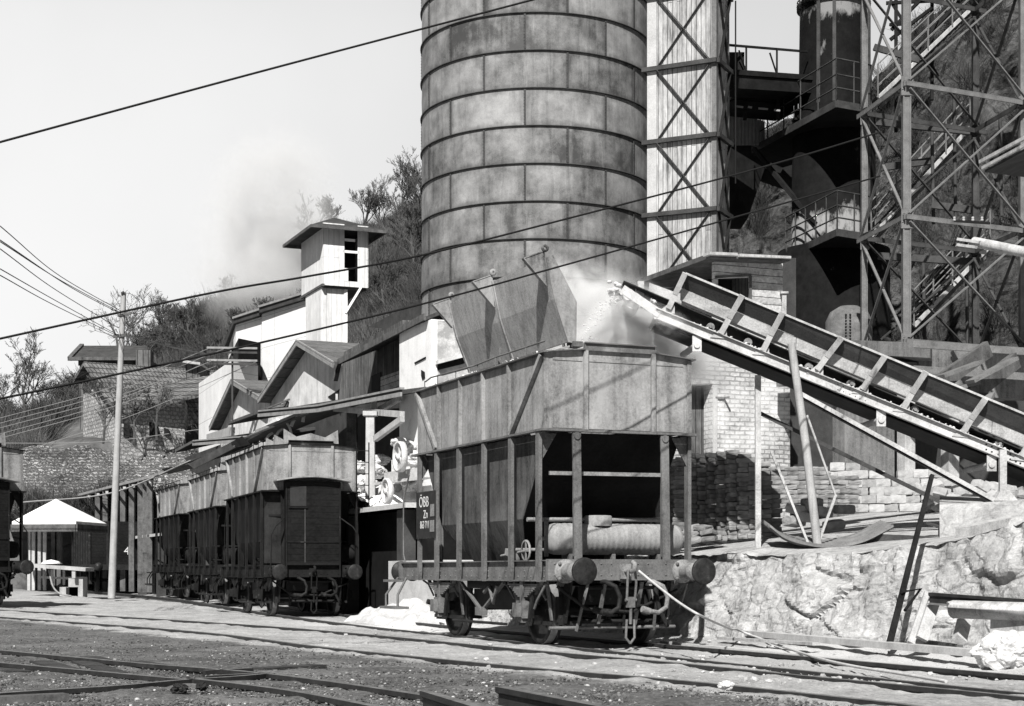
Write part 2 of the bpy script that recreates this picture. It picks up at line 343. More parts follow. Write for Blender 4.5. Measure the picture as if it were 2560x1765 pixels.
def ground_mat():
    t = NT('yard_dirt_and_ballast')
    sep = t.n('ShaderNodeSeparateXYZ'); t.link(t.tc, sep.inputs[0]); x, y, z = sep.outputs
    # distance across the near track, from its camera-side rail
    ax, ay = .07, 14.15; hd = rad(30.8)
    d = t.math('ADD', t.math('MULTIPLY', t.math('SUBTRACT', x, ax), math.cos(hd)), t.math('MULTIPLY', t.math('SUBTRACT', y, ay), math.sin(hd)))
    n1 = t.noise(.35, 6, .65); n2 = t.noise(2.2, 6, .7); n3 = t.noise(18, 6, .75); n4 = t.noise(70, 4, .8); n5 = t.noise(.9, 5, .6)
    dd = t.math('ADD', d, t.math('MULTIPLY', t.math('SUBTRACT', n2, .5), .9))
    k = t.rng(dd, -.35, .12, 0, 1, True)
    light = t.math('ADD', .33, t.math('MULTIPLY', t.rng(n1, .3, .7, -1, 1), .05))
    light = t.math('ADD', light, t.math('MULTIPLY', t.rng(n2, .32, .68, -1, 1), .09)); light = t.math('ADD', light, t.math('MULTIPLY', t.rng(n3, .35, .65, -1, 1), .06))
    dark = t.math('ADD', .115, t.math('MULTIPLY', t.rng(n5, .33, .67, -1, 1), .045))
    dark = t.math('ADD', dark, t.math('MULTIPLY', t.rng(n3, .36, .64, -1, 1), .045))
    col = t.mix(k, dark, light)
    # white lime spilled near the dock and along the bank
    for (cx, cy, r0, r1) in ((-1.9, 27.5, .4, 2.6), (-2.3, 30.5, .5, 2.6), (5.4, 18.0, .5, 3.2), (3.8, 20.6, .3, 2.0)):
        rr = t.math('SQRT', t.math('ADD', t.math('POWER', t.math('SUBTRACT', x, cx), 2.0), t.math('POWER', t.math('SUBTRACT', y, cy), 2.0)))
        rr = t.math('ADD', rr, t.math('MULTIPLY', t.math('SUBTRACT', n2, .5), 2.2))
        col = t.mix(t.rng(rr, r0, r1, 1, 0, True), col, .62 if cy > 22 else .50)
    g = t.math('ADD', 1.0, t.math('MULTIPLY', t.rng(n4, .25, .75, -1, 1), .35)); g = t.math('ADD', g, t.math('MULTIPLY', t.rng(n3, .25, .75, -1, 1), .2))
    far = t.rng(y, 62, 80, 0, 1)
    col = t.mix(far, t.math('MULTIPLY', col, g), .10)
    h = t.math('ADD', t.math('MULTIPLY', n3, .6), t.math('MULTIPLY', n4, .5))
    return t.done(col, .95, t.bump(h, t.rng(k, 0, 1, .9, .5) if False else .7, .035), .15)
MAT['ground'] = ground_mat()
def rock_mat(name, c0, c1, sc, crack, bd=.06, dark=.0):
    t = NT(name)
    n1 = t.noise(sc, 7, .7); n2 = t.noise(sc*6, 6, .75); n3 = t.noise(sc*25, 4, .8)
    col = t.rng(t.math('ADD', t.math('MULTIPLY', n1, .6), t.math('MULTIPLY', n2, .4)), .36, .64, c0, c1)
    vo = t.n('ShaderNodeTexVoronoi', feature='DISTANCE_TO_EDGE'); t.link(t.mapping(t.tc, (1,1,1.3)), vo.inputs['Vector']); vo.inputs['Scale'].default_value = crack
    cr = t.rng(vo.outputs['Distance'], 0, .07, 0, 1)
    col = t.math('MULTIPLY', col, t.math('ADD', .86, t.math('MULTIPLY', cr, .14)))
    col = t.math('MULTIPLY', col, t.math('ADD', 1.0, t.math('MULTIPLY', t.rng(n3, .25, .75, -1, 1), .25)))
    h = t.math('ADD', t.math('ADD', n2, t.math('MULTIPLY', n3, .4)), t.math('MULTIPLY', cr, .3))
    return t.done(col, .95, t.bump(h, .8, bd), .15)
MAT['bank']  = rock_mat('limestone_rubble_bank', .21, .52, 1.3, 2.5, .05)
MAT['cliff'] = rock_mat('quarry_rock_face', .004, .15, .6, .7, .3)
MAT['hill']  = rock_mat('winter_hillside_soil', .03, .16, .15, .6, .2)
MAT['scree'] = rock_mat('pale_scree', .10, .42, .5, 2.2, .12)
def stone_mat(name, lo, hi, lightshare):
    t = NT(name); g = t.n('ShaderNodeNewGeometry'); r = g.outputs['Random Per Island']
    col = t.rng(t.math('POWER', r, 2.0), 0, 1, lo, hi); col = t.mix(t.math('GREATER_THAN', r, 1-lightshare), col, .42)
    col = t.math('MULTIPLY', col, t.math('ADD', .75, t.math('MULTIPLY', t.noise(30, 4), .5)))
    return t.done(col, .95, None, .15)
MAT['gravel'] = stone_mat('ballast_stones', .05, .22, .03)
MAT['gravell'] = stone_mat('pale_limestone_chips', .25, .55, .2)
def block_mat(name, c, v=.35):
    t = NT(name); oi = t.n('ShaderNodeObjectInfo'); r = oi.outputs['Random']
    f = t.math('ADD', 1-v/2, t.math('MULTIPLY', r, v))
    f = t.math('ADD', f, t.math('MULTIPLY', t.rng(t.noise(7, 6, .7), .25, .75, -1, 1), .3))
    return t.done(t.math('MULTIPLY', f, c), .95, t.bump(t.noise(22, 6, .75), .7, .02), .15)
MAT['blk'] = block_mat('weathered_stone_block', .34, .5); MAT['brk'] = block_mat('old_loose_brick', .20, .7)
# ------------------------------------------------------------------ camera, sky, sun
cam = bpy.data.cameras.new('camera'); co = bpy.data.objects.new('camera', cam); COL.objects.link(co)
co.location = (0, 0, ZC); co.rotation_euler = (rad(90), 0, 0)
cam.sensor_width = 36; cam.lens = 36*F/2560; cam.shift_y = (HY-882.5)/2560; cam.clip_start = .1; cam.clip_end = 6000
scn.camera = co
SUN_A, SUN_E = rad(12), rad(44)          # sun behind the camera, to its left
sd = Vector((-math.sin(SUN_A)*math.cos(SUN_E), -math.cos(SUN_A)*math.cos(SUN_E), math.sin(SUN_E)))
sl = bpy.data.lights.new('sun', 'SUN'); sl.energy = 5.0; sl.angle = rad(.5); sl.color = (1, .985, .96)
so = bpy.data.objects.new('sun', sl); COL.objects.link(so); so.rotation_euler = sd.to_track_quat('Z', 'Y').to_euler(); so.location = (0,0,40)
SKY_B, HAZE = .20, 4.35
w = bpy.data.worlds.new('World'); scn.world = w; w.use_nodes = True; nt = w.node_tree
bg = nt.nodes['Background']; sk = nt.nodes.new('ShaderNodeTexSky'); sk.sky_type = 'NISHITA'; sk.sun_disc = False
sk.sun_elevation = SUN_E; sk.sun_rotation = math.atan2(sd.x, sd.y); sk.air_density = 1.0; sk.dust_density = 1.0; sk.ozone_density = 1
sp = nt.nodes.new('ShaderNodeSeparateColor'); nt.links.new(sk.outputs[0], sp.inputs[0])     # old film sees blue light only
def wm(op, a, b=0.0, c=0.0):
    x = nt.nodes.new('ShaderNodeMath'); x.operation = op
    for i, v in enumerate((a, b, c)):
        if isinstance(v, (int, float)): x.inputs[i].default_value = v
        else: nt.links.new(v, x.inputs[i])
    return x.outputs[0]
def wr(v, a, b, c, d):
    x = nt.nodes.new('ShaderNodeMapRange'); x.interpolation_type = 'SMOOTHSTEP'; nt.links.new(v, x.inputs[0])
    for i, q in enumerate((a, b, c, d)): x.inputs[1+i].default_value = q
    return x.outputs[0]
tcw = nt.nodes.new('ShaderNodeTexCoord'); sx = nt.nodes.new('ShaderNodeSeparateXYZ'); nt.links.new(tcw.outputs['Generated'], sx.inputs[0])
nzw = nt.nodes.new('ShaderNodeTexNoise'); nt.links.new(tcw.outputs['Generated'], nzw.inputs['Vector']); nzw.inputs['Scale'].default_value = 2.5; nzw.inputs['Detail'].default_value = 5
hz_ = wm('MULTIPLY', wr(sx.outputs[2], .30, .62, 1, 0), wr(sx.outputs[1], -.1, .85, .05, 1))       # bank of white winter haze to the north
hz_ = wm('MULTIPLY', hz_, wr(nzw.outputs[0], .2, .8, .9, 1.1)); hz_ = wm('MULTIPLY', hz_, wr(sx.outputs[0], -.25, .5, 1.0, .72))
nt.links.new(wm('ADD', wm('MULTIPLY', sp.outputs[2], SKY_B), wm('MULTIPLY', hz_, HAZE)), bg.inputs[0])
bg.inputs[1].default_value = .1
scn.view_settings.view_transform = 'Standard'; scn.view_settings.look = 'None'; scn.view_settings.exposure = 0.68; scn.view_settings.gamma = 1
scn.cycles.max_bounces = 6; scn.cycles.diffuse_bounces = 3; scn.cycles.volume_bounces = 1
scn.cycles.volume_step_rate = 2; scn.cycles.use_denoising = True

# ------------------------------------------------------------------ ground sheet
def gz(x, y):
    s, d = ST((x, y))
    z = -.06 + .165*sm(-1.2, -2.05, d) if d < 0 else -.06 + .14*sm(1.2, 3.2, d)
    z += .0035*max(0, s-22)*sm(30, 20, abs(d))
    return z
ys = [-60, -30, -12, -4, 1, 4]
yv = 6.0
while yv < 95: ys.append(yv); yv *= 1.0105
ys += [110, 150, 260, 600, 1500, 4500]
ks = [-22, -8, -3, -1.5, -.9, -.65] + list(np.linspace(-.5, .5, 170)) + [.65, .9, 1.5, 3, 8, 22]
vs = []; 
for y in ys:
    for k in ks:
        x = k*(abs(y)*.86+4) if y > 0 else k*8
        z = gz(x, y) if 2 < y < 200 else .1
        if 6 < y < 95: z += .030*(mnoise.fractal(Vector((x*1.3, y*1.3, 0)), 1, 2, 4))+.018*mnoise.noise(Vector((x*5, y*5, 3)))
        vs.append((x, y, z))
nk = len(ks)
fs = [(i*nk+j, i*nk+j+1, (i+1)*nk+j+1, (i+1)*nk+j) for i in range(len(ys)-1) for j in range(nk-1)]
tag(np_mesh('ground', vs, fs, MAT['ground'], smooth=True), kind='structure')

# ------------------------------------------------------------------ limestone bank and plateau behind the loading track
foot = [Vector(p) for p in ((-2.2,34.0),(.3,29.2),(2.55,24.3),(3.9,21.9),(5.1,20.0),(5.9,18.6),(7.4,16.0),(10.5,11.0))]
ftop = [.9, 1.2, 1.30, 1.22, 1.40, 1.70, 1.8, 1.8]
def along(pts, vals, n):
    out = []
    L = [0]
    for a, b in zip(pts, pts[1:]): L.append(L[-1]+(b-a).length)
    for i in range(n):
        q = L[-1]*i/(n-1); j = max(k for k in range(len(L)-1) if L[k] <= q+1e-9); f = (q-L[j])/(L[j+1]-L[j])
        out.append((pts[j].lerp(pts[j+1], f), vals[j]*(1-f)+vals[j+1]*f))
    return out
NA = 520; rows = along(foot, ftop, NA)
NF, NP = 46, 74
bv = []
for (p, zt) in rows:
    nrm = Vector((.86, .51))
    for j in range(NF+NP):
        if j < NF:
            f = j/(NF-1); off = .02+.62*f**1.35+.0; z = -.12+(zt+.12)*(f**.92)
        else:
            g = (j-NF+1)/NP; dd = 20*g**1.9; off = .64+dd; z = zt+.135*min(dd, 8)+.02*max(0, dd-8)+.15*sm(0,1.2,dd)*0
        q = Vector((p.x+nrm.x*off, p.y+nrm.y*off, z))
        amp = 1.0 if j < NF else max(.12, 1-(j-NF)/9)
        w1 = mnoise.fractal(q*.9, 1, 2, 3)
        cell = mnoise.voronoi(Vector((q.x*1.5, q.y*1.5, q.z*2.0))+Vector((w1, w1, w1))*.5)[0]
        blk = min(.5, cell[1]-cell[0])
        facet = 0.0
        for sc_, am in ((1.25, .34), (3.3, .20)):
            qq = Vector((q.x*sc_, q.y*sc_, q.z*sc_*1.35))+Vector((w1, w1*.5, -w1))*.35; dd_, pp_ = mnoise.voronoi(qq); c_ = pp_[0]; rv = Vector([mnoise.noise(c_*5.3+Vector((3.1+k,1.7-2*k,.3+5*k))) for k in (0, 1, 2)])*.75; e_ = sm(0, .17, dd_[1]-dd_[0])
            facet += am/sc_*((rv.dot(qq-c_)*1.7+rv.x*.8)*e_-.30*(1-e_))
        small = mnoise.fractal(q*5.5, .8, 2, 4); tiny = mnoise.noise(q*17)
        m = sm(.25, .6, mnoise.noise(q*.6+Vector((5,2,1)))*.5+.5)         # where big rocks stand out of the earth
        disp = amp*(.14*w1 + .58*facet*(.35+.65*m) + .028*small + .012*tiny - .03)
        if j < NF: q.x -= nrm.x*disp; q.y -= nrm.y*disp; q.z += .35*disp*(j/(NF-1))
        else: q.z += disp*.45
        bv.append(q)
nj = NF+NP
bf = [(i*nj+j, (i+1)*nj+j, (i+1)*nj+j+1, i*nj+j+1) for i in range(NA-1) for j in range(nj-1)]
bank = tag(np_mesh('bank', [tuple(q) for q in bv], bf, MAT['bank'], smooth=False), kind='structure')
def bank_z(x, y):                       # plateau height
    best = min(range(0, NA, 4), key=lambda i: (rows[i][0].x+.6*.86-x)**2*0+abs((x-rows[i][0].x)*-.51+(y-rows[i][0].y)*.86))
    p, zt = rows[best]; dd = (x-p.x)*.86+(y-p.y)*.51-.64
    return zt+.135*min(max(dd, 0), 8)+.02*max(0, dd-8)
# ------------------------------------------------------------------ lettering
def text_mesh(name, body, size, parent, mat, org, right, up, ext=.004, sx=1.0):
    cu = bpy.data.curves.new('lettering', 'FONT'); cu.body = body; cu.size = size; cu.extrude = ext; cu.align_x = 'CENTER'; cu.space_character = 1.05
    o = bpy.data.objects.new('lettering', cu); COL.objects.link(o)
    dg = bpy.context.evaluated_depsgraph_get(); me = bpy.data.meshes.new_from_object(o.evaluated_get(dg))
    bpy.data.objects.remove(o)
    r, u = Vector(right).normalized(), Vector(up).normalized(); n = r.cross(u); org = Vector(org)
    for v in me.vertices: v.co = org+r*v.co.x*sx+u*v.co.y+n*v.co.z
    me.materials.clear(); me.materials.append(mat)
    t = bpy.data.objects.new(name, me); COL.objects.link(t); t.parent = parent; return t

# ------------------------------------------------------------------ rails
def rail_mb(pts, mb=None, hgt=.13, head=.066):
    mb = mb or MB(); prof = [(-head/2,0),(-head/2,-.035),(-.012,-.05),(-.012,-hgt+.02),(-.06,-hgt),(.06,-hgt),(.012,-hgt+.02),(.012,-.05),(head/2,-.035),(head/2,0)]
    pts = [Vector(p) for p in pts]; n = len(prof); vs = []
    for i, p in enumerate(pts):
        d = (pts[min(i+1, len(pts)-1)]-pts[max(i-1, 0)]).normalized(); a = Vector((d.y, -d.x, 0)).normalized()
        for (x, z) in prof: vs.append(p+a*x+ZV*z)
    fs = [(i*n+k, i*n+(k+1)%n, (i+1)*n+(k+1)%n, (i+1)*n+k) for i in range(len(pts)-1) for k in range(n)]
    fs += [tuple(range(n))[::-1], tuple((len(pts)-1)*n+k for k in range(n))]
    return mb.add(vs, fs)
def smooth_line(pts, n=40):
    pts = [Vector(p) for p in pts]; pts = [pts[0]*2-pts[1]]+pts+[pts[-1]*2-pts[-2]]; out = []
    m = len(pts)-3
    for i in range(m):
        for k in range(n):
            t = k/n; a, b, c, d = pts[i:i+4]
            out.append(.5*((2*b)+(c-a)*t+(2*a-5*b+4*c-d)*t*t+(3*b-a-3*c+d)*t**3))
    return out+[pts[-2]]

# ------------------------------------------------------------------ hopper wagon (x across, y along away from the near buffers, z up from the rail)
def wheel(mb, x, y, sgn):
    r = .47
    mb.lathe([(.0,-.06),(.11,-.06),(.12,-.03),(.38,-.015),(.40,-.05),(r-.0,-.05),(r+.01,.055),(r+.035,.06),(r+.035,.085),(.42,.085),(.39,.02),(.13,.04),(.12,.09),(0,.09)], (x, y, r), (-sgn,0,0), 28)
def make_wagon(label, kind='open', nums=True, cabin=False):
    global MAT
    MAT0 = MAT; MAT = dict(MAT)
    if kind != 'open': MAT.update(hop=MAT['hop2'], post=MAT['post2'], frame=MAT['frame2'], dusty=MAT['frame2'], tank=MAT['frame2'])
    W = 1.075; R = thing('hopper_wagon', label, 'railway wagon', (0,0,0), 'lime hopper wagons')
    # upper bin
    y0, y1, zb, zt = .775, 5.86, 2.89, 3.90
    b = MB(); endp = [(-W,zb),(W,zb),(W,zt),(.53,zt+.06),(-.53,zt+.06),(-W,zt)]
    th = .02
    for yy, dy in ((y0, th), (y1-th, th)): b.prism([(x, yy, z) for x, z in endp], (0, dy, 0))
    for sx in (-1, 1): b.box(min(sx*W, sx*(W-th)), max(sx*W, sx*(W-th)), y0+th, y1-th, zb, zt)
    o_bin = b.build('bin', MAT['bin'], R)
    b = MB()                                                   # flanges
    b.box(-W-.09, W+.09, y0-.09, y0, zb-.035, zb-.003); b.box(-W-.09, W+.09, y1, y1+.09, zb-.035, zb-.003)
    for sx in (-1, 1): b.box(min(sx*W, sx*(W+.09)), max(sx*W, sx*(W+.09)), y0+.001, y1-.001, zb-.033, zb-.005)
    for sx in (-1, 1):
        b.box(min(sx*W, sx*(W+.07)), max(sx*W, sx*(W+.07)), y0-.07, y1+.07, zt-.012, zt+.006)
    b.bar((-W-.07, y0-.035, zt), (-.53, y0-.035, zt+.06), .07, .016); b.bar((W+.07, y0-.035, zt), (.53, y0-.035, zt+.06), .07, .016)
    b.bar((-W, y1+.035, zt), (W, y1+.035, zt+.02), .07, .016)
    b.box(-.53, .53, y0-.045, y0-.003, zt+.045, zt+.15); b.box(-.53, .53, y0-.075, y0-.045, zt+.14, zt+.155)
    b.build('flange', MAT['frame'], o_bin)
    b = MB()
    for yy in (1.98, 2.95, 3.88, 4.80): b.box(-W-.055, -W-.001, yy-.02, yy+.02, zb, zt-.014); b.box(W+.001, W+.055, yy-.02, yy+.02, zb, zt-.014)
    for xx in (-.507, .507): b.box(xx-.03, xx+.03, y0-.05, y0-.002, zb, zt+.045)
    for sx in (-1, 1):
        b.box(sx*W-.035, sx*W+.035, y0-.012, y0-.002, zb, zt-.014)
        b.box(min(sx*W,sx*(W+.01)), max(sx*W,sx*(W+.01)), y0+.003, y0+.06, zb+.002, zt-.016)
        b.bar((sx*(W+.035), y0+.06, zt-.03), (sx*(W+.035), 1.9, zb+.02), .06, .06); b.bar((sx*(W+.035), y1-.05, zt-.03), (sx*(W+.035), 4.9, zb+.02), .06, .06)
        for xa, xb in ((.55, .98), (-.98, -.55)) if sx == 1 else ((-.47, .47),):
            for zz in (zb+.03, zt-.08): b.box(xa, xb, y0-.009, y0-.001, zz-.018, zz+.018)
    b.build_each('stiffener', MAT['bin'], o_bin)
    # roof and hatch
    b = MB()
    if kind == 'open':
        b.prism([(W, y0+.02, zt-.01), (.62, y0+.02, zt+.08), (.62, y0+.02, zt+.05), (W, y0+.02, zt-.03)], (0, y1-y0-.04, 0))
        b.prism([(-W, y0+.02, zt-.01), (-.72, y0+.02, zt+.11), (-.72, y0+.02, zt+.08), (-W, y0+.02, zt-.03)], (0, y1-y0-.04, 0))
        b.build('roof_edge', MAT['bin'], R)
        prof = [(-.72, 4.06), (-.92, 4.62), (-1.04, 5.16)]
        for k, (ya, yb) in enumerate(((.86, 2.742), (2.745, 4.45))):
            l = MB(); n1 = []
            pr = prof if k == 0 else [(x-.015*i, z-.03*i) for i, (x, z) in enumerate(prof)]
            l.prism([(x, ya, z) for x, z in pr]+[(x+.03, ya, z) for x, z in pr[::-1]], (0, yb-ya, 0))
            lo = l.build('hatch_lid', MAT['lid1'], R)
            e = MB()
            e.prism([(pr[0][0], ya-.015, pr[0][1]), (pr[1][0], ya-.015, pr[1][1]), (pr[2][0], ya-.015, pr[2][1]), (pr[2][0]+.10, ya-.015, pr[2][1]+.04), (pr[1][0]+.33, ya-.015, pr[1][1]-.02), (pr[0][0]+.12, ya-.015, pr[0][1]-.02)], (0, .014, 0))
            e.bar((pr[0][0]-.012, yb-.02, pr[0][1]), (pr[1][0]-.012, yb-.02, pr[1][1]), .02, .05); e.bar((pr[1][0]-.012, yb-.02, pr[1][1]), (pr[2][0]-.012, yb-.02, pr[2][1]), .02, .05)
            e.build_each('lid_flange', MAT['bin'], lo, 1)
        for ya in (.90, 2.74, 4.42):
            h = MB(); t0 = Vector((-1.04, ya, 5.16 if ya < 4 else 5.10))
            tri = [t0+Vector((0,0,.10)), t0+Vector((-.30,.0,-.02)), t0+Vector((.03,0,-.36))]
            h.prism(tri, (0, .012, 0)); h.bar(tri[0]+Vector((0,.03,0)), tri[1]+Vector((0,.03,0)), .075, .014); h.bar(tri[1]+Vector((0,.03,0)), tri[2]+Vector((0,.03,0)), .075, .014)
            h.lathe([(.02,0),(.05,0),(.05,.03),(.02,.03),(.02,0)], t0+Vector((0,-.03,.13)), (0,1,0), 14)
            h.build('hinge_bracket', MAT['bin'], R)
        rr = MB(); rr.tube([(-1.04, .62+.25, zt+.16), (-1.04, 2.6, zt+.16), (-1.06, 3.4, zt+.13), (-1.05, 5.3, zt+.17), (-1.0, 5.7, zt+.15)], .012, 6)
        for yy in (1.5, 2.6, 3.3, 4.2, 5.0, 5.6): rr.tube([(-1.05, yy, zt), (-1.05, yy, zt+.15)], .009, 5)
        rr.build('handrail', MAT['frame'], R)
        cs = MB(); cs.bar((-.62, .95, 4.02), (-.80, .98, 4.36), .035, .035); cs.bar((-.70, 1.02, 4.02), (-.78, 1.05, 4.36), .03, .03); cs.bar((-.98, 2.62, 3.92), (-.98, 2.62, 4.2), .03, .03); cs.bar((-.95, 2.70, 3.92), (-.95, 2.70, 4.2), .03, .03)
        cs.box(-.66,-.52,.80,1.02,4.0,4.07); cs.build_each('lid_catch', MAT['frame'], R)
        lm = MB()
        for i in range(46):
            yy = random.uniform(1.2, 5.3); c = Vector((-1.02+random.uniform(-.03,.05), yy, zt+.02)); r = random.uniform(.02,.06)
            lm.add([c+Vector((random.uniform(-r,r), random.uniform(-r,r), random.uniform(-.2*r,r))) for _ in range(4)], [(0,1,2),(0,2,3),(0,3,1),(1,3,2)])
        tag(lm.build('lime_crumbs', MAT['lime'], R), kind='stuff')
        ld = MB(); vs = []
        for i in range(9):
            for j in range(15): vs.append((-.68+1.28*i/8, .82+4.98*j/14, 3.86+.12*math.sin(i*.9)*math.sin(j*.8)+random.uniform(-.04,.05)))
        ld.add(vs, [(i*15+j, i*15+j+1, (i+1)*15+j+1, (i+1)*15+j) for i in range(8) for j in range(14)]); ld.build('lime_load', MAT['lime'], R)
    else:
        b.prism([(-W+.01, y0+.02, zt-.01), (-.62, y0+.02, zt+.06), (0, y0+.02, zt+.2), (.62, y0+.02, zt+.06), (W-.01, y0+.02, zt-.01)], (0, y1-y0-.04, 0)); b.build('roof', MAT['bin'], R)
        g = MB(); g.prism([(-.64,y0-.02,zt+.1),(-.64,y0-.02,zt+.42),(-.34,y0-.02,zt+.24),(0,y0-.02,zt+.33),(.34,y0-.02,zt+.24),(.64,y0-.02,zt+.42),(.66,y0-.02,zt+.1)], (0,.015,0)); g.build('gable_plate', MAT['bin'], R)
        for yy in (1.98, 2.95, 3.88, 4.80):
            g = MB(); g.prism([(-.66,yy,zt+.02),(-.62,yy,zt+.38),(-.15,yy,zt+.14)], (0,.02,0)); g.build('hatch_plate', MAT['bin'], R)
        rr = MB(); rr.tube([(-1.05, y0+.3, zt+.15), (-1.05, y1-.2, zt+.15)], .012, 6)
        for k in range(8): rr.tube([(-1.05, 1.1+k*.62, zt), (-1.05, 1.1+k*.62, zt+.15)], .009, 5)
        rr.build('handrail', MAT['frame'], R)
    # hopper below the bin
    h = MB(); zl = 1.08; WL = 1.0
    for sx in (-1, 1): h.prism([(sx*WL, .88, zb-.04), (sx*WL, 5.72, zb-.04), (sx*WL, 4.95, 1.72), (sx*WL, 1.72, 1.72)], (-sx*.012, 0, 0)); h.prism([(sx*WL, 1.72, 1.72), (sx*WL, 4.95, 1.72), (sx*.70, 4.15, zl), (sx*.70, 2.3, zl)], (-sx*.012, 0, 0))
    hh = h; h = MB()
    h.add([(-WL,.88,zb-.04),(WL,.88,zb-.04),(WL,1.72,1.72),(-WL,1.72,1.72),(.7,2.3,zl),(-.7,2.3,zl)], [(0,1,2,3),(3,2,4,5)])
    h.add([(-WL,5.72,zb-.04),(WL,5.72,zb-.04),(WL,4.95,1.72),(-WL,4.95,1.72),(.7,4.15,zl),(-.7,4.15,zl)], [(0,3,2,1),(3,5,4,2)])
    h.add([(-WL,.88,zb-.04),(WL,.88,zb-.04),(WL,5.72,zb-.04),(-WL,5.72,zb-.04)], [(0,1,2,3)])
    ho = hh.build('hopper', MAT['hop'], R); h.build('end_sheet', MAT['hend'], ho)  # end sheets blackened for the shade under the bin
    # posts
    for yy in (.90, 1.85, 2.85, 3.86, 4.83, 5.62):
        for sx in (-1, 1):
            p = MB(); wv = .05 if yy not in (.90,) else .055
            x0, x1 = sx*1.085, sx*1.10
            p.prism([(x1, yy-wv, zb-.04), (x1, yy+wv, zb-.04), (x1, yy+wv, 1.0), (x1, yy+.02, .86), (x1, yy-.02, .86), (x1, yy-wv, 1.0)], (sx*.05, 0, 0))
            if yy in (.90, 5.62): p.prism([(sx*.86, yy-.01, zb-.04), (x1, yy-.01, zb-.04), (x1, yy-.01, 2.45)], (0,.02,0))
            p.build('side_post', MAT['post'], R)
    for xx in (-.66, .66):
        for yy, sg in ((.70, 1), (y1+.07, -1)):
            p = MB(); p.prism([(xx-.06, yy, zb-.04), (xx+.06, yy, zb-.04), (xx+.055, yy-sg*.06, 1.02), (xx+.02, yy-sg*.06, .92), (xx-.02, yy-sg*.06, .92), (xx-.055, yy-sg*.06, 1.02)], (0, sg*.03, 0))
            p.box(xx-.012, xx+.012, min(yy+sg*.03, yy+sg*.11), max(yy+sg*.03, yy+sg*.11), 1.2, zb-.04)
            p.cyl((xx+.0, yy-.0-sg*.02, zb-.09), (xx, yy+sg*.05, zb-.09), .05, n=12); p.build('end_post', MAT['post'], R)
    # frame
    f = MB(); f.box(-1.12, 1.12, .60, .68, .88, 1.16)
    for xx in (-1.03,-.98,-.62,-.35,-.2,.2,.35,.62,.98,1.03): f.rivets((xx,.60,.95),(xx,.60,1.10),2,.016)
    f.build('headstock', MAT['frame'], R); MB().box(-1.12, 1.12, 6.60, 6.68, .88, 1.16).build('headstock', MAT['frame'], R)
    for sx in (-1, 1):
        f = MB(); xw = sx*1.06
        f.box(xw-.008, xw+.008, .69, 6.59, .88, 1.14); f.box(min(xw, xw+sx*.05), max(xw, xw+sx*.05), .69, 6.59, .865, .885); f.box(min(xw, xw+sx*.05), max(xw, xw+sx*.05), .69, 6.59, 1.135, 1.15)
        for k in range(26):
            yy = .85+k*.22; f.rivets((xw+sx*.008, yy, .93), (xw+sx*.008, yy, 1.08), 2 if k % 3 else 3, .015, (sx,0,0))
        f.build('sole_bar', MAT['frame'], R)
    f = MB(); f.box(-.35,-.28,.7,6.58,.84,1.02); f.box(.28,.35,.7,6.58,.84,1.02)
    for yy in (1.3, 2.2, 4.2, 5.3): f.box(-1.05,1.05,yy-.05,yy+.05,.86,1.0)
    f.build('under_frame', MAT['dark'], R)
    f = MB()                                                    # discharge chutes and levers
    f.add([(-.9,2.35,zl),(.9,2.35,zl),(.9,4.1,zl),(-.9,4.1,zl),(-1.0,2.6,.75),(1.0,2.6,.75),(1.0,3.85,.75),(-1.0,3.85,.75)], [(0,1,5,4),(1,2,6,5),(2,3,7,6),(3,0,4,7),(4,5,6,7)]); f.box(-.75,.75,2.3,4.2,.45,.74)
    f.build('discharge_chute', MAT['dark'], R)
    f = MB(); f.tube([(-1.12, 1.9, 1.3), (1.1, 1.9, 1.3)], .025, 8); f.tube([(-1.0, 1.0, 2.31), (.66, .80, 2.31)], .025, 6) if False else None
    f.bar((-.96, .92, 2.31), (.63, .76, 2.31), .05, .05); f.tube([(-1.12, 1.3, 1.70), (1.0, 1.3, 1.72)], .03, 8)
    f.build('cross_bar', MAT['dusty'], R)
    f = MB(); f.lathe([(.13,-.012),(.155,-.012),(.155,.012),(.13,.012),(.13,-.012)], (-1.0, 1.62, 1.28), (1,0,0), 20); f.bar((-1.0,1.62,1.15),(-1.0,1.62,1.41),.02); f.bar((-1.0,1.49,1.28),(-1.0,1.75,1.28),.02); f.tube([(-1.0,1.62,1.28),(-1.0,2.5,1.22)], .02, 6); f.bar((-1.0,1.9,1.2),(-1.0,2.3,1.28),.06,.09)
    f.build('hand_wheel', MAT['dusty'], R)
    # vacuum tank across the near end
    f = MB(); r = .215
    pr = [(0,-.86),(r*.55,-.845),(r*.92,-.80),(r,-.74)]
    n = 22
    for k in range(n): x = -.70+1.76*k/n; dx = random.uniform(-.02,.02); pr += [(r, x), (r+.003+dx*.06, x+.014+dx*.6), (r+.003, x+.03+dx*.6), (r, x+.045+dx*.6)]
    pr += [(r,1.08),(r*.92,1.14),(r*.55,1.19),(0,1.20)]
    f.lathe(pr, (0, 1.25, 1.44), (1,0,0), 28); tk = f.build('vacuum_tank', MAT['tank'], R)
    f = MB(); f.lathe([(.19,0),(.19,.13),(.175,.145),(0,.145)], (-.08, 1.25, 1.62), (0,0,1), 20); f.build('tank_dome', MAT['tank'], tk)
    f = MB()
    for xx in (-.55, .1, .8): f.bar((xx, 1.25, 1.24), (xx, 1.25, 1.02), .05, .25); f.box(xx-.03, xx+.03, 1.1, 1.4, 1.0, 1.05)
    f.box(-.88,-.84,1.22,1.28,1.2,1.7); f.tube([(-.86,1.25,1.44),(-.95,1.25,1.44)], .03, 8); f.build_each('tank_cradle', MAT['frame'], tk)
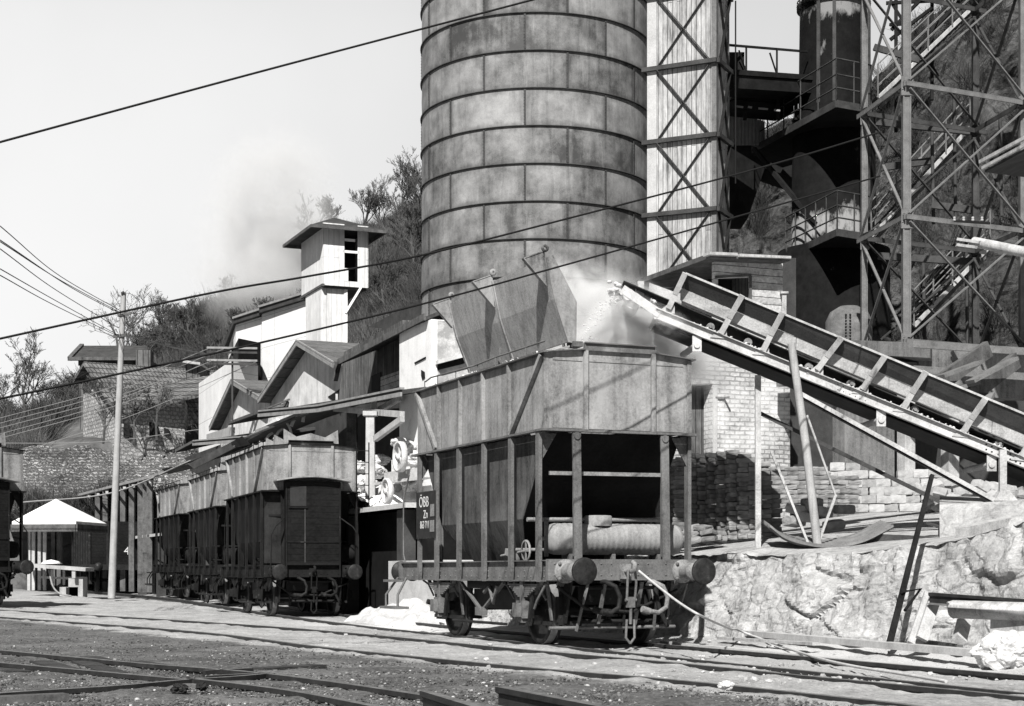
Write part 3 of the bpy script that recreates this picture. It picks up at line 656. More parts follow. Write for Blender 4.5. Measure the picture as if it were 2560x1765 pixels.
    # running gear
    for ay in (1.60, 4.90):
        w_ = MB(); wheel(w_, -.755, ay, -1); w_.tube([(-1.0, ay, .47), (1.0, ay, .47)], .075, 14); wheel(w_, .755, ay, 1)
        ws = w_.build('wheelset', MAT['dark'], R)
        tr = MB()
        for sx in (-1, 1): tr.lathe([(.472,-.05),(.482,.05)], (sx*.755, ay, .47), (-sx,0,0), 28)
        tr.build_each('wheel_tread', MAT['railtop'], ws)
        for sx in (-1, 1):
            x = sx*1.02
            f = MB()
            for d in (-.16, .16): f.prism([(x-.012, ay+d*.8-.03, .30), (x-.012, ay+d*.8+.03, .30), (x-.012, ay+d*1.9+.05, .87), (x-.012, ay+d*1.9-.05, .87)], (.024,0,0))
            f.box(x-.02, x+.02, ay-.18, ay+.18, .26, .31); f.build('axle_guard', MAT['dark'], R)
            f = MB(); f.box(x-.09, x+.09, ay-.11, ay+.11, .36, .60); f.prism([(x+sx*.09, ay-.085, .38), (x+sx*.09, ay+.085, .38), (x+sx*.09, ay+.07, .57), (x+sx*.09, ay-.07, .57)], (sx*.07,0,0)); f.box(x-.08,x+.10*sx if sx>0 else x+.08,ay-.07,ay+.07,.30,.36); f.build('axle_box', MAT['frame'], R)
            f = MB(); m = 7
            for i in range(m): L = .52-.06*i; zz = .82-.026*i; f.box(x-.045, x+.045, ay-L, ay+L, zz-.013, zz+.010)
            f.box(x-.06, x+.06, ay-.05, ay+.05, .60, .86); f.bar((x, ay-.52, .82), (x, ay-.6, .9), .05, .03); f.bar((x, ay+.52, .82), (x, ay+.6, .9), .05, .03)
            f.build('leaf_spring', MAT['frame'], R)
            f = MB(); f.box(sx*.74-.05, sx*.74+.05, ay-.60, ay-.50, .28, .66); f.bar((sx*.74, ay-.55, .66), (sx*.74, ay-.62, .9), .04); f.box(sx*.74-.05, sx*.74+.05, ay+.50, ay+.60, .28, .66); f.bar((sx*.74, ay+.55, .66), (sx*.74, ay+.62, .9), .04); f.build_each('brake_block', MAT['dark'], R, 2)
    f = MB(); f.tube([(-.8,1.05,.32),(.8,1.05,.32)], .03, 6); f.tube([(-.8,2.15,.32),(.8,2.15,.32)], .03, 6); f.tube([(-1.05,2.2,.26),(-1.05,4.3,.26)], .022, 6); f.tube([(1.05,2.2,.26),(1.05,4.3,.26)], .022, 6); f.bar((0,1.05,.35),(0,4.6,.5),.05); f.box(-.2,.35,2.6,3.4,.5,.8); f.tube([(-.5,.72,.78),(.6,.72,.78)],.025,6)
    for xx in (-.45,.2,.75): f.bar((xx,.95,.85),(xx,1.05,.2),.03)
    for xx in (-.9,-.6,.6,.9): f.bar((xx,1.0,.3),(xx,2.2,.3),.04,.05); f.bar((xx,4.3,.3),(xx,5.5,.3),.04,.05)
    for xx in (-.72,.72): f.prism([(xx,.75,.86),(xx,1.2,.86),(xx,1.05,.3),(xx,.95,.3)], (.03,0,0)); f.prism([(xx,2.0,.86),(xx,2.4,.86),(xx,2.2,.3),(xx,2.1,.3)], (.03,0,0))
    f.box(-.55,.45,.9,1.5,.55,.8); f.cyl((-.4,2.0,.55),(.4,2.0,.55),.16,n=14); f.tube([(-.9,.8,.8),(-.5,.75,.5),(.2,.78,.45),(.9,.8,.75)],.022,6); f.tube([(.5,.72,.86),(.55,.66,.5),(.7,.7,.25)],.03,7)
    f.build('brake_rigging', MAT['dark'], R)
    f = MB()
    for sx in (-1, 1):
        for yy in (1.05, 2.15, 4.35, 5.45): f.prism([(sx*.93,yy-.04,.86),(sx*.93,yy+.04,.86),(sx*.86,yy+.03,.34),(sx*.86,yy-.03,.34)], (sx*.02,0,0)); f.tube([(sx*.95,yy,.62),(sx*.95,yy+.25,.80),(sx*.95,yy+.5,.86)], .016, 6)
        f.tube([(sx*1.06,.8,.84),(sx*1.1,1.0,.62),(sx*1.1,1.1,.5)], .018, 6); f.bar((sx*1.0,2.4,.84),(sx*1.0,3.25,.42),.05,.03); f.bar((sx*1.0,4.1,.84),(sx*1.0,3.25,.42),.05,.03); f.box(min(sx*.97,sx*1.05),max(sx*.97,sx*1.05),3.1,3.4,.36,.48)
        f.tube([(sx*1.02,2.6,.80),(sx*1.02,2.75,.55),(sx*1.02,2.9,.78),(sx*1.02,3.1,.70)], .03, 7)
    f.tube([(-.95,.95,.24),(.95,.95,.24)], .025, 6); f.bar((-.25,.9,.3),(-.25,.68,.86),.04); f.bar((.3,.9,.28),(.3,.68,.86),.05,.03); f.bar((-.6,.85,.2),(-.5,.68,.86),.03); f.bar((.62,.95,.2),(.55,.70,.86),.03)
    if kind == 'open': f.build_each('hanger_rod', MAT['frame'], R)
    for sx in (-1, 1):
        for yy, sg in ((.60, 1), (6.68, -1)):
            c = (sx*.875, yy, 1.0); a = (0,-sg,0)
            f = MB(); f.lathe([(.16,0),(.16,.03),(.105,.04),(.10,.10),(.112,.12),(.10,.15),(.115,.20),(.10,.24),(.118,.29),(.118,.36),(.075,.37),(.065,.54)], c, a, 20)
            bc = f.build('buffer', MAT['dusty'], R)
            f = MB(); f.lathe([(.065,.53),(.09,.555),(.172,.56),(.178,.575),(.178,.595),(.16,.607),(.06,.615),(0,.617)], c, a, 30); f.build('buffer_plate', MAT['buff'], bc)
            f = MB()
            for dx, dz in ((-.1,-.1),(.1,-.1),(-.1,.1),(.1,.1)): f.lathe([(.024,.03),(.024,.055),(0,.056)], (c[0]+dx, yy, 1.0+dz), a, 6)
            f.build('bolt', MAT['frame'], bc)
    for yy, sg in ((.60, 1), (6.68, -1)):
        f = MB(); f.tube([(0,yy,1.0),(0,yy-sg*.22,1.0),(0,yy-sg*.30,1.03),(0,yy-sg*.30,1.10),(0,yy-sg*.24,1.12)], .032, 8)
        f.box(-.08,.08,min(yy,yy-sg*.03),max(yy,yy-sg*.03),.90,1.10); f.build('draw_hook', MAT['dusty'], R)
        f = MB()
        for dx in (-.05,.05): f.tube([(dx,yy-sg*.2,1.02),(dx*1.3,yy-sg*.21,.85),(dx*1.2,yy-sg*.18,.62)], .018, 7)
        f.tube([(-.08,yy-sg*.18,.62),(.08,yy-sg*.18,.62)], .024, 7); f.tube([(0,yy-sg*.18,.64),(0,yy-sg*.17,.30)], .022, 7); f.box(-.05,.05,yy-sg*.17-.04,yy-sg*.17+.04,.52,.66)
        for dx in (-.055,.055): f.tube([(dx,yy-sg*.17,.36),(dx*1.2,yy-sg*.16,.12),(0,yy-sg*.16,.04)], .018, 7)
        f.build('screw_coupling', MAT['frame'] if yy < 1 else MAT['dark'], R)
        for xx in (-.33, .38):
            f = MB(); f.tube([(xx,yy+sg*.02,.86),(xx,yy-sg*.1,.86),(xx+.10,yy-sg*.18,.80),(xx+.16,yy-sg*.2,.66),(xx+.14,yy-sg*.2,.52),(xx+.02,yy-sg*.2,.45),(xx-.12,yy-sg*.19,.47)], .032, 10)
            f.tube([(xx-.10,yy-sg*.19,.465),(xx-.22,yy-sg*.19,.50)], .045, 10); f.build('brake_hose', MAT['dusty'] if xx > 0 else MAT['dark'], R)
    f = MB(); f.tube([(-1.15,6.62,.9),(-1.3,6.8,.62),(-1.3,6.8,.42)], .02, 6); f.tube([(-1.15,6.2,.9),(-1.3,6.2,.62),(-1.3,6.2,.42)], .02, 6); f.box(-1.38,-1.14,6.1,6.9,.39,.43); f.box(-1.3,-1.1,6.5,6.95,.83,.87); f.build('shunter_step', MAT['frame'], R)
    f = MB(); f.tube([(-1.0,6.66,1.1),(-1.0,6.78,1.3),(-1.0,6.78,2.2),(-1.0,6.5,2.6)], .014, 6); f.build('grab_rail', MAT['frame'], R)
    if nums:
        f = MB(); f.box(-1.17,-1.155,4.80,5.66,1.52,2.26); sg = f.build('number_board', MAT['sign'], R)
        rt = (0,-1,0); up = (0,0,1)
        for body, sz, zz, yy, sx in (('ÖBB', .215, 2.02, 5.30, .95), ('Zn', .17, 1.84, 5.22, .95), ('863 711', .155, 1.68, 5.26, .72), ('Kalk', .10, 1.59, 5.12, .9)):
            if body == 'Kalk': continue
            text_mesh('lettering', body, sz*1.1, sg, MAT['white'], (-1.171, yy, zz), rt, up, .002, sx)
        f = MB(); f.box(-1.18,-1.171,4.82,4.98,1.86,2.05); f.box(-1.18,-1.171,4.82,5.0,1.62,1.80); f.build('label_holder', MAT['dusty'], sg)
    if cabin:
        f = MB(); f.box(-.64,.64,.52,1.15,1.16,3.10); cb = f.build('brakeman_cabin', MAT['cabh'], R)
        f = MB(); m = 10
        top = [(-.88+1.76*i/m, 3.12+.10*math.cos(math.pi*(i/m-.5))) for i in range(m+1)]
        f.prism([(x, .34, z) for x, z in top]+[(x, .34, z-.035) for x, z in top[::-1]], (0,.95,0)); f.build('roof', MAT['bin'], cb)
        f = MB()
        for xx in (-.64,.62): f.box(xx,xx+.03,.50,.519,.9,3.08)
        f.box(-.62,.62,.505,.519,1.16,1.22); f.box(-.66,.66,.5,.519,1.68,1.70); f.build('corner_angle', MAT['frame'], cb)
        f = MB(); f.box(-.54,-.16,.508,.519,2.52,2.98); wn = f.build('window', MAT['glass'], cb)
        f = MB(); f.box(-.58,-.13,.49,.507,2.47,2.51); f.build('sill', MAT['dusty'], wn)
        f = MB(); f.box(-.20,-.18,.508,.519,1.2,2.46); f.build('door_edge', MAT['steelm'], cb)
        for sx in (-1, 1):
            f = MB(); f.tube([(sx*.66,.55,2.25),(sx*.90,.35,2.05),(sx*1.02,.30,1.85),(sx*1.03,.30,1.0)], .016, 6); f.build('grab_rail', MAT['frame'], R)
        f = MB()
        for xx in (1.08,1.38): f.tube([(xx,.72,2.3),(xx,.72,4.05)], .015, 6)
        for k in range(6): f.tube([(1.08,.72,2.5+k*.27),(1.38,.72,2.5+k*.27)], .011, 5)
        f.build('ladder', MAT['frame'], R)
        f = MB(); f.box(-1.08,-.65,.9,1.1,1.2,2.86); f.build('shade_panel', MAT['cab'], cb)  # black panel standing in for the shaded space under the bin
    MAT = MAT0
    return R
def place(R, x, y, z, deg): R.location = (x, y, z); R.rotation_euler = (0, 0, rad(deg)); return R
def at_corner(R, px, Y, z, deg):     # put the near left bin corner on a sight line
    a = rad(deg); v = (math.cos(a), math.sin(a)); u = (-math.sin(a), math.cos(a)); X = (px-CX)/F*Y
    return place(R, X+1.075*v[0]-.775*u[0], Y+1.075*v[1]-.775*u[1], z, deg)
W1 = place(make_wagon('pale hopper wagon in front with both hatch lids standing open', 'open'), C0[0], C0[1], 0, 22.8)
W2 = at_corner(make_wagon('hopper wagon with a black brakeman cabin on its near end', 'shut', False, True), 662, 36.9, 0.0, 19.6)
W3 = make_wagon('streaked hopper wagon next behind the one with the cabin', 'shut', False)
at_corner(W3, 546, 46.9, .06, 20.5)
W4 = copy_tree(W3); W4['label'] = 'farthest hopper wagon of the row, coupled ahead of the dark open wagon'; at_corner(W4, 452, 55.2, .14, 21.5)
W5 = copy_tree(W2); 
for ch in list(W5.children):
    if ch.name.startswith('ladder'): bpy.data.objects.remove(ch)
W5['label'] = 'hopper wagon cut off by the left edge, standing on the near track'; place(W5, -12.50, 38.5, .12, 41)
# open wagon far down the track
OW = thing('open_wagon', 'low dark open wagon chalked with a figure four behind the wooden pole', 'railway wagon', (0,0,0))
b = MB(); b.box(-1.25,1.25,.6,8.4,1.15,2.95); b.build('body', MAT['cabh'], OW)
b = MB()
for xx in (-1.2,-.45,.45,1.2): b.box(xx-.05,xx+.05,.54,.599,.95,2.95)
for k in range(7):
    for sx in (-1,1): b.box(min(sx*1.251,sx*1.31),max(sx*1.251,sx*1.31),.8+k*1.2,.9+k*1.2,1.0,2.95)
b.build_each('stanchion', MAT['dark'], OW)
b = MB(); b.box(-1.28,1.28,.5,8.5,.9,1.14); b.build('frame', MAT['dark'], OW)
for ay in (2.2, 6.6):
    w_ = MB(); wheel(w_,-.755,ay,-1); wheel(w_,.755,ay,1); w_.tube([(-1,ay,.47),(1,ay,.47)],.07,10); w_.build('wheelset', MAT['dark'], OW)
for sx in (-1,1):
    b = MB(); b.lathe([(.12,0),(.11,.35),(.06,.36),(.06,.5),(.18,.51),(.18,.54),(0,.56)], (sx*.875,.5,1.03), (0,-1,0), 18); b.build('buffer', MAT['buff'], OW)
    b = MB(); b.box(sx*1.0-.05,sx*1.0+.05,1.9,2.5,.3,.9); b.box(sx*1.0-.05,sx*1.0+.05,6.3,6.9,.3,.9); b.build('axle_guard', MAT['dark'], OW)
text_mesh('lettering', '4', .5, OW, MAT['white'], (.35,.597,1.55), (1,0,0), (0,0,1), .003)
place(OW, (300-CX)/F*67, 67, .2, 20)

# ------------------------------------------------------------------ tracks
def track(label, lines, z, mat='rail', group=None, sleepers=None):
    T = thing('railway_track', label, 'railway track', lines[0][0], group)
    for ln in lines: rail_mb(ln).build('rail', MAT[mat], T)
    if sleepers: sleepers(T)
    return T
def sgr(s, t, off=0): p = S(s, t); p.z = off+.0035*max(0, s-22); return p
ml = [(-20,0),(0,0),(8,0),(15.5,-.02)]
def main_line(t):
    a = rad(19.9); out = [sgr(s, t, -.0) for s in (-14, -4, 3, 9)]
    for Y, px in ((36.6, 805), (47, 645), (56, 534), (67.5, 300)):
        pass
    cen = [Vector((-4.35,36.5,0)), Vector((-7.85,46.5,.05)), Vector((-11.0,55.0,.12)), Vector((-16.1,67.0,.16)), Vector((-22,80,.2))]
    for i, c in enumerate(cen):
        d = (cen[min(i+1,4)]-cen[max(i-1,0)]).normalized(); out.append(c+Vector((d.y,-d.x,0))*t+ZV*0)
    return smooth_line(out, 8)
track('straight loading track half buried in dirt under the hopper wagons', [main_line(-.755), main_line(.755)], 0)
RZ = -.015
r1 = smooth_line([Gz(-330,1505,.16), Gz(28,1524,.15), Gz(657,1562,.15), Gz(1300,1619,.15), Gz(1660,1650,.15), Gz(2044,1687,.15), Gz(2560,1736,.15), Gz(2900,1780,.15)], 12)
r2 = smooth_line([Gz(-330,1519,.16), Gz(0,1540,.15), Gz(477,1575,.15), Gz(809,1614,.15), Gz(1300,1662,.15), Gz(1660,1692,.15), Gz(1990,1725,.15), Gz(2323,1762,.15), Gz(2600,1810,.15)], 12)
track('long curving near track with dark ballast on its camera side', [[p+ZV*RZ for p in r1], [p+ZV*RZ for p in r2]], .15)
# turnout in the dark ballast, lower left
ZT = .15
TO = thing('rail_turnout', 'rusty crossing where two rails meet in the dark ballast', 'railway switch', Gz(505,1695,ZT))
rail_mb(smooth_line([Gz(-200,1605,ZT), Gz(0,1625,ZT), Gz(337,1656,ZT), Gz(674,1684,ZT), Gz(1067,1738,ZT), Gz(1320,1785,ZT)], 12)).build('rail', MAT['rail'], TO)
rail_mb(smooth_line([Gz(-200,1636,ZT), Gz(0,1656,ZT), Gz(225,1676,ZT), Gz(438,1695,ZT), Gz(522,1700,ZT), Gz(730,1726,ZT), Gz(955,1768,ZT), Gz(1100,1800,ZT)], 12)).build('rail', MAT['rail'], TO)
rail_mb(smooth_line([Gz(-200,1752,ZT), Gz(0,1732,ZT), Gz(281,1714,ZT), Gz(455,1699,ZT), Gz(590,1690,ZT), Gz(680,1682,ZT)], 12)).build('rail', MAT['rail'], TO)
b = MB(); b.prism([Gz(425,1703,ZT-.05), Gz(560,1708,ZT-.05), Gz(690,1694,ZT-.05), Gz(600,1686,ZT-.05)], (0,0,-.04)); b.build('frog_plate', MAT['rail'], TO)
b = MB(); b.bar(Gz(510,1690,ZT-.05), Gz(630,1684,ZT-.05), .05, .1); b.bar(Gz(520,1704,ZT-.05), Gz(670,1696,ZT-.05), .05, .1); b.build_each('check_rail', MAT['rail'], TO)
for (a, c) in (((100,1672),(182,1697)), ((205,1672),(290,1704)), ((225,1660),(275,1676)), ((-40,1690),(60,1700)), ((640,1692),(800,1682)), ((330,1672),(430,1690))):
    b = MB(); b.bar(Gz(a[0],a[1],.045), Gz(c[0],c[1],.045), .2, .16); b.build('sleeper', MAT['sleeper'], TO)
def loose(name, label, cat, mb, mat, kind=None, group=None):
    c = Vector((0,0,0)); 
    for v in mb.v: c += Vector(v)
    c /= len(mb.v); c.z = min(v[2] for v in mb.v)
    o = mb.build(name, MAT[mat] if isinstance(mat, str) else mat, None, c); return tag(o, label, cat, group, kind)
loose('rail_length', 'loose rail length lying crooked at the end of the crossing rail', 'rail', rail_mb([Gz(1061,1726,.22), Gz(1215,1772,.22)]), 'rail')
loose('rail_length', 'rusty rail stub rising from the ballast at the bottom centre', 'rail', rail_mb([Gz(1250,1716,.24), Gz(1560,1775,.22)], None, .14, .07), 'rail')
loose('plank', 'thin plank lying in the ballast beside the crossing', 'plank', MB().bar(Gz(-60,1752,.13), Gz(165,1742,.13), .14, .05), 'woodd')
# ------------------------------------------------------------------ riveted steel silo
SX, SY, SR = .68, 45.0, 3.205
SI = thing('steel_silo', 'huge round silo of riveted steel plates behind the front wagon', 'silo', (SX, SY, 0))
b = MB(); prof = []
z = -.12
zz = [8.73+.985*k for k in range(-9, 11)]
for i in range(len(zz)-1): prof += [(SR, zz[i]+.03), (SR+.012, zz[i]+.5), (SR, zz[i+1]-.03)]
b.lathe(prof, (SX, SY, 0), n=120); b.build('shell', MAT['silo'], SI)
for z in zz[1:]:
    b = MB(); b.lathe([(SR-.01,-.016),(SR+.05,-.016),(SR+.052,.006),(SR-.01,.012)], (SX,SY,z), n=120); b.build('flange_ring', MAT['siloring'], SI)
for i in range(8, len(zz)-1):
    b = MB(); row = i-9
    par = ((row+40) % 2)*.5
    for k in range(-3, 4):
        a = (k-par-.153)*rad(40); 
        if abs(a) > rad(100): continue
        ra = SR+.010; da = .026/SR
        def at(ang, z, r): return Vector((SX+math.sin(ang)*r, SY-math.cos(ang)*r, z))
        b.prism([at(a-da, zz[i]+.03, ra), at(a+da, zz[i]+.03, ra), at(a+da, zz[i+1]-.03, ra), at(a-da, zz[i+1]-.03, ra)], Vector((math.sin(a), -math.cos(a), 0))*.016)
        b.rivets(at(a-.006, zz[i]+.08, ra+.016), at(a-.006, zz[i+1]-.08, ra+.016), 11, .016, (math.sin(a), -math.cos(a), 0))
    b.build_each('seam_strip', MAT['siloring'], SI, 12)

# ------------------------------------------------------------------ boarded elevator tower
N = P(1789, HY, 41.0); N.z = 0
ea = Vector((-math.cos(rad(25.6)), math.sin(rad(25.6)), 0)); eb = Vector((math.sin(rad(25.6)), math.cos(rad(25.6)), 0)); na = -eb; nb = -ea
wa, wb, ZH = 1.86, 1.05, 19.0
ET = thing('elevator_tower', 'slim white boarded tower with crossed iron braces beside the silo', 'tower', N)
b = MB(); q = [N, N+ea*wa, N+ea*wa+eb*wb, N+eb*wb]; b.prism(q, (0,0,ZH)); b.build('cladding', MAT['planks'], ET)
for p in (N, N+ea*wa, N+eb*wb):
    b = MB()
    if (p-N).length < .01: b.prism([p+na*.03+nb*.03, p+ea*.10+na*.03, p+ea*.10+na*.012, p+na*.012+nb*.012, p+nb*.012+eb*.10, p+nb*.03+eb*.10], (0,0,ZH))
    elif (p-N-ea*wa).length < .01: b.prism([p+na*.012, p+na*.03, p-ea*.26+na*.03, p-ea*.26+na*.012], (0,0,ZH))
    else: b.prism([p+nb*.012, p+nb*.03, p-eb*.08+nb*.03, p-eb*.08+nb*.012], (0,0,ZH))
    b.build('corner_post', MAT['conclt'] if (p-N-ea*wa).length < .01 else MAT['steel'], ET)
lv = [6.5+1.9*k for k in range(7)]
lv = [z+.9-.0 for z in lv]                       # 7.4 9.3 11.2 ...
lv = [4.6, 6.5, 8.4, 10.3, 12.2, 14.1, 16.0, 17.9]
for z0, z1 in zip(lv, lv[1:]):
    for (o_, d_, wd, nn) in ((N, ea, wa, na), (N, eb, wb, nb)):
        b = MB(); i0 = .10; f0 = o_+d_*i0+nn*.05; f1 = o_+d_*(wd-(.26 if d_ is ea else .08))+nn*.05
        b.bar(f1+ZV*z0, f0+ZV*z1, .02, .06, up=nn); b.bar(f0+nn*.03+ZV*z0, f1+nn*.03+ZV*z1, .02, .085, up=nn) ; b.build('cross_brace', MAT['steeld'] if d_ is eb else MAT['steelm'], ET)
        b = MB(); b.bar(o_+nn*.075+ZV*z1-d_*.05, o_+d_*(wd+(.12 if d_ is ea else .05))+nn*.075+ZV*z1, .10, .11); b.build('girt', MAT['steelm'], ET)
# dark lean side of the tower: pipe and ladder ropes
b = MB(); b.tube([N+eb*1.2+nb*.15+ZV*16, N+eb*1.2+nb*.15+ZV*11.2], .02, 6); b.build('pull_rope', MAT['wire'], ET)

# ------------------------------------------------------------------ shaft kiln with two platforms
KX, KY = P(2084, HY, 47).x, 47.0
KI = thing('lime_kiln', 'tall sooty round kiln with peeling lime patches between two railed platforms', 'kiln', (KX, KY, 0))
b = MB(); b.lathe([(1.62,4),(1.62,10.4),(1.22,10.5),(1.2,14.3),(1.02,14.6),(.98,17.5)], (KX,KY,0), n=48); b.build('shell', MAT['kiln'], KI)
b = MB(); b.lathe([(.98,17.5),(1.07,17.52),(1.07,17.75),(.97,17.8),(.95,22)], (KX,KY,0), n=48); b.build('upper_shell', MAT['kiln'], KI)
b = MB()
for k in range(40):
    a = 2*math.pi*k/40; b.lathe([(.02,0),(.014,.014),(0,.016)], (KX+1.07*math.cos(a), KY+1.07*math.sin(a), 17.66), (math.cos(a), math.sin(a), 0), 6)
b.build('rivet_rows', MAT['limed'], KI)
b = MB(); b.lathe([(1.6,7.55),(1.69,7.55),(1.69,7.75),(1.6,7.75)], (KX,KY,0), n=48); b.build('flange_ring', MAT['steelm'], KI)
b = MB()                                     # outer riser pipe and vertical ribs
for px in (2168,): b.tube([P(px,620,45.6), P(px,-60,45.6)], .10, 10)
for a in (-2.2, -1.75): b.bar((KX+1.02*math.cos(a), KY+1.02*math.sin(a), 14.4), (KX+1.02*math.cos(a), KY+1.02*math.sin(a), 22), .10, .05, up=(math.cos(a), math.sin(a), 0))
b.build('riser_pipe', MAT['steelm'], KI)
def platform(name, corner, left, right, back, rail_h, mat):
    th = .22
    b = MB(); b.prism([corner, right, right+Vector((.3,3.2,0)), left+Vector((1.2,1.6,0)), left], (0,0,-th)); pl = b.build(name, MAT['steeld'], KI)
    b = MB(); b.bar(left-ZV*.1, corner-ZV*.1, .05, .2); b.bar(corner-ZV*.1, right-ZV*.1, .05, .2); b.build('edge_beam', MAT['steelm'], pl)
    b = MB()
    for a, c, n in ((left, corner, 5), (corner, right, 2)):
        for h in (rail_h, rail_h*.62, rail_h*.3): b.tube([a+ZV*h, c+ZV*h], .022, 6)
        for i in range(n+1): p = a.lerp(c, i/n); b.tube([p, p+ZV*rail_h], .022, 6)
    b.build('railing', MAT['steelm'], pl); return pl
platform('upper_platform', P(2091,250,44), P(1880,368,48.7), P(2178,266,44.6), 0, 1.15, None)
platform('lower_platform', P(2093,572,44), P(1964,632,47.3), P(2178,586,44.6), 0, 1.05, None)
b = MB()
b.bar(P(2060,300,46.5), P(2090,640,46.5), .1, .1)
b.bar(P(1885,372,48), P(2040,560,46), .12); b.build('strut', MAT['steeld'], KI)
# riveted trunk piece at the kiln foot
b = MB(); c = P(2130, 845, 42.5); b.lathe([(.62,-.1),(.62,.5),(.5,.75),(.25,.9),(0,.92)], c+Vector((0,.4,0)), (0,0,1), 24); dm = b
o = loose('riveted_dome', 'small riveted iron dome standing on the concrete slab below the kiln', 'iron dome', dm, 'frame')
b = MB()
for k in range(9):
    for a in (-1.9, -1.72): b.lathe([(.03,0),(.02,.02),(0,.022)], Vector((c.x+.62*math.cos(a), c.y+.4+.62*math.sin(a), c.z-.05+k*.08)), (math.cos(a), math.sin(a), 0), 6)
b.build('rivet_rows', MAT['dark'], o)

# footbridge between tower and kiln
FB = thing('footbridge', 'dark steel footbridge high between the boarded tower and the kiln', 'footbridge', P(1905,200,46.5))
A = P(1806,192,45.0); B_ = P(2010,206,46.8)
b = MB(); b.bar(A, B_, 1.0, .12); b.bar(A-ZV*.25, B_-ZV*.25, .9, .35); b.build('deck', MAT['steeld'], FB)
b = MB()
off = Vector((0,-.55,0))
for h in (.72, .02): b.bar(A+off+ZV*h, B_+off+ZV*h, .05, .06)
for f in (.25, .62): p = A.lerp(B_, f)+off; b.bar(p, p+ZV*.72, .05); b.bar(p, p+ZV*.6+(B_-A).normalized()*-.28, .035)
b.build('railing', MAT['steeld'], FB)
b = MB(); p = P(1838,155,45); b.box(p.x-.42,p.x+.26,45.0,45.06,p.z-.28,p.z+.28); b.build('notice_plate', MAT['steeld'], FB)
b = MB()
for i, (y0, y1) in enumerate(((218, 232), (240, 262), (262, 290))): b.bar(P(1815,y0+6,46.6), P(2005-22*i,y1-6,47.6), .9, .22 if i else .12)
for px in (1862, 1945, 1990): b.bar(P(px,205,46.6), P(px,300,46.6), .1)
b.build('under_girder', MAT['steeld'], FB)
b = MB()
for (x0, x1, y) in ((1840,1858,266),(1870,1880,267),(1896,1920,271),(1935,1950,275),(1910,1938,207),(1838,1862,222)): b.bar(P(x0,y,46.0), P(x1,y+2,46.0), .04, .05)
b.build_each('pale_slat', MAT['fasc'], FB)
loose('corrugated_screen', 'pale corrugated screen under the footbridge beside the boarded tower', 'screen', MB().prism([P(1815,282,47.5), P(1912,290,48.3), P(1912,362,48.3), P(1815,362,47.5)], (0,.08,0)), MAT['corrd'])
HS = thing('shade_slab', 'black slab put in for the shaded dark area under the footbridge and upper platform', 'dark slab', P(1900,500,50))
b = MB(); b.prism([P(1812,360,49), P(1975,360,50.5), P(2060,270,50.5), P(2060,470,50.5), P(1912,420,50.5), P(1870,545,49.5), P(1812,545,49)], (0,1.6,0)); b.build('wall', MAT['steeld'], HS)  # black slab added for the deep shade here

# ------------------------------------------------------------------ lattice trestle
LT = thing('lattice_trestle', 'tall grey lattice steel trestle at the right with crossed bracing', 'trestle', P(2268,852,38))
zA = [6.46, 9.41, 12.57, 15.75, 19.0]
cA = Vector((P(2268,0,38).x, 38, 0)); cB = Vector((P(2160,0,40.5).x+.02, 40.5, 0)); cD = Vector((P(2560,0,39.6).x, 39.6, 0)); cC = cB+cD-cA
def lpost(c, w, mat='steel'):
    b = MB(); b.box(c.x-w/2, c.x-w/2+.03, c.y, c.y+w, zA[0], 20); b.box(c.x+w/2-.03, c.x+w/2, c.y, c.y+w, zA[0], 20); b.box(c.x-w/2+.03, c.x+w/2-.03, c.y+.02, c.y+.04, zA[0], 20)
    for z in zA: b.box(c.x-w*.75, c.x+w*.75, c.y-.014, c.y-.001, z-.25, z+.2)
    b.build('post', MAT[mat], LT)
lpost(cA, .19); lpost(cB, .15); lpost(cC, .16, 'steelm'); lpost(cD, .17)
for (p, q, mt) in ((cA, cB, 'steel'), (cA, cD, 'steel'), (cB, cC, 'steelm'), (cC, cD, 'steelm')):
    d = (q-p).normalized(); nrm = Vector((d.y, -d.x, 0))
    if nrm.y > 0: nrm = -nrm
    for z in zA:
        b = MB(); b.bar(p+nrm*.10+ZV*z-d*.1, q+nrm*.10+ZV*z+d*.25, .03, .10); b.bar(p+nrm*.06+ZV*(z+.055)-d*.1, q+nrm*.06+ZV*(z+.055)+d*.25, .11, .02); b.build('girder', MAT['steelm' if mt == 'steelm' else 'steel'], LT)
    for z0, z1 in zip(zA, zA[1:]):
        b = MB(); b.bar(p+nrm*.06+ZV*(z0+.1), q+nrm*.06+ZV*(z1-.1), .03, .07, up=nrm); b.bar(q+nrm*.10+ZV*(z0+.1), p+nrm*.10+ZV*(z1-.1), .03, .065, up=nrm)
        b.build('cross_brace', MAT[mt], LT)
# concrete slab that carries it
b = MB(); b.prism([P(2085,848,39.8), P(2326,858,37.0), P(2326,858,37.0)+Vector((2.0,6,0)), P(2085,848,39.8)+Vector((.5,6,0))], (0,0,-.34))
loose('concrete_slab', 'chipped concrete slab carrying the feet of the lattice trestle', 'slab', b, 'concd')

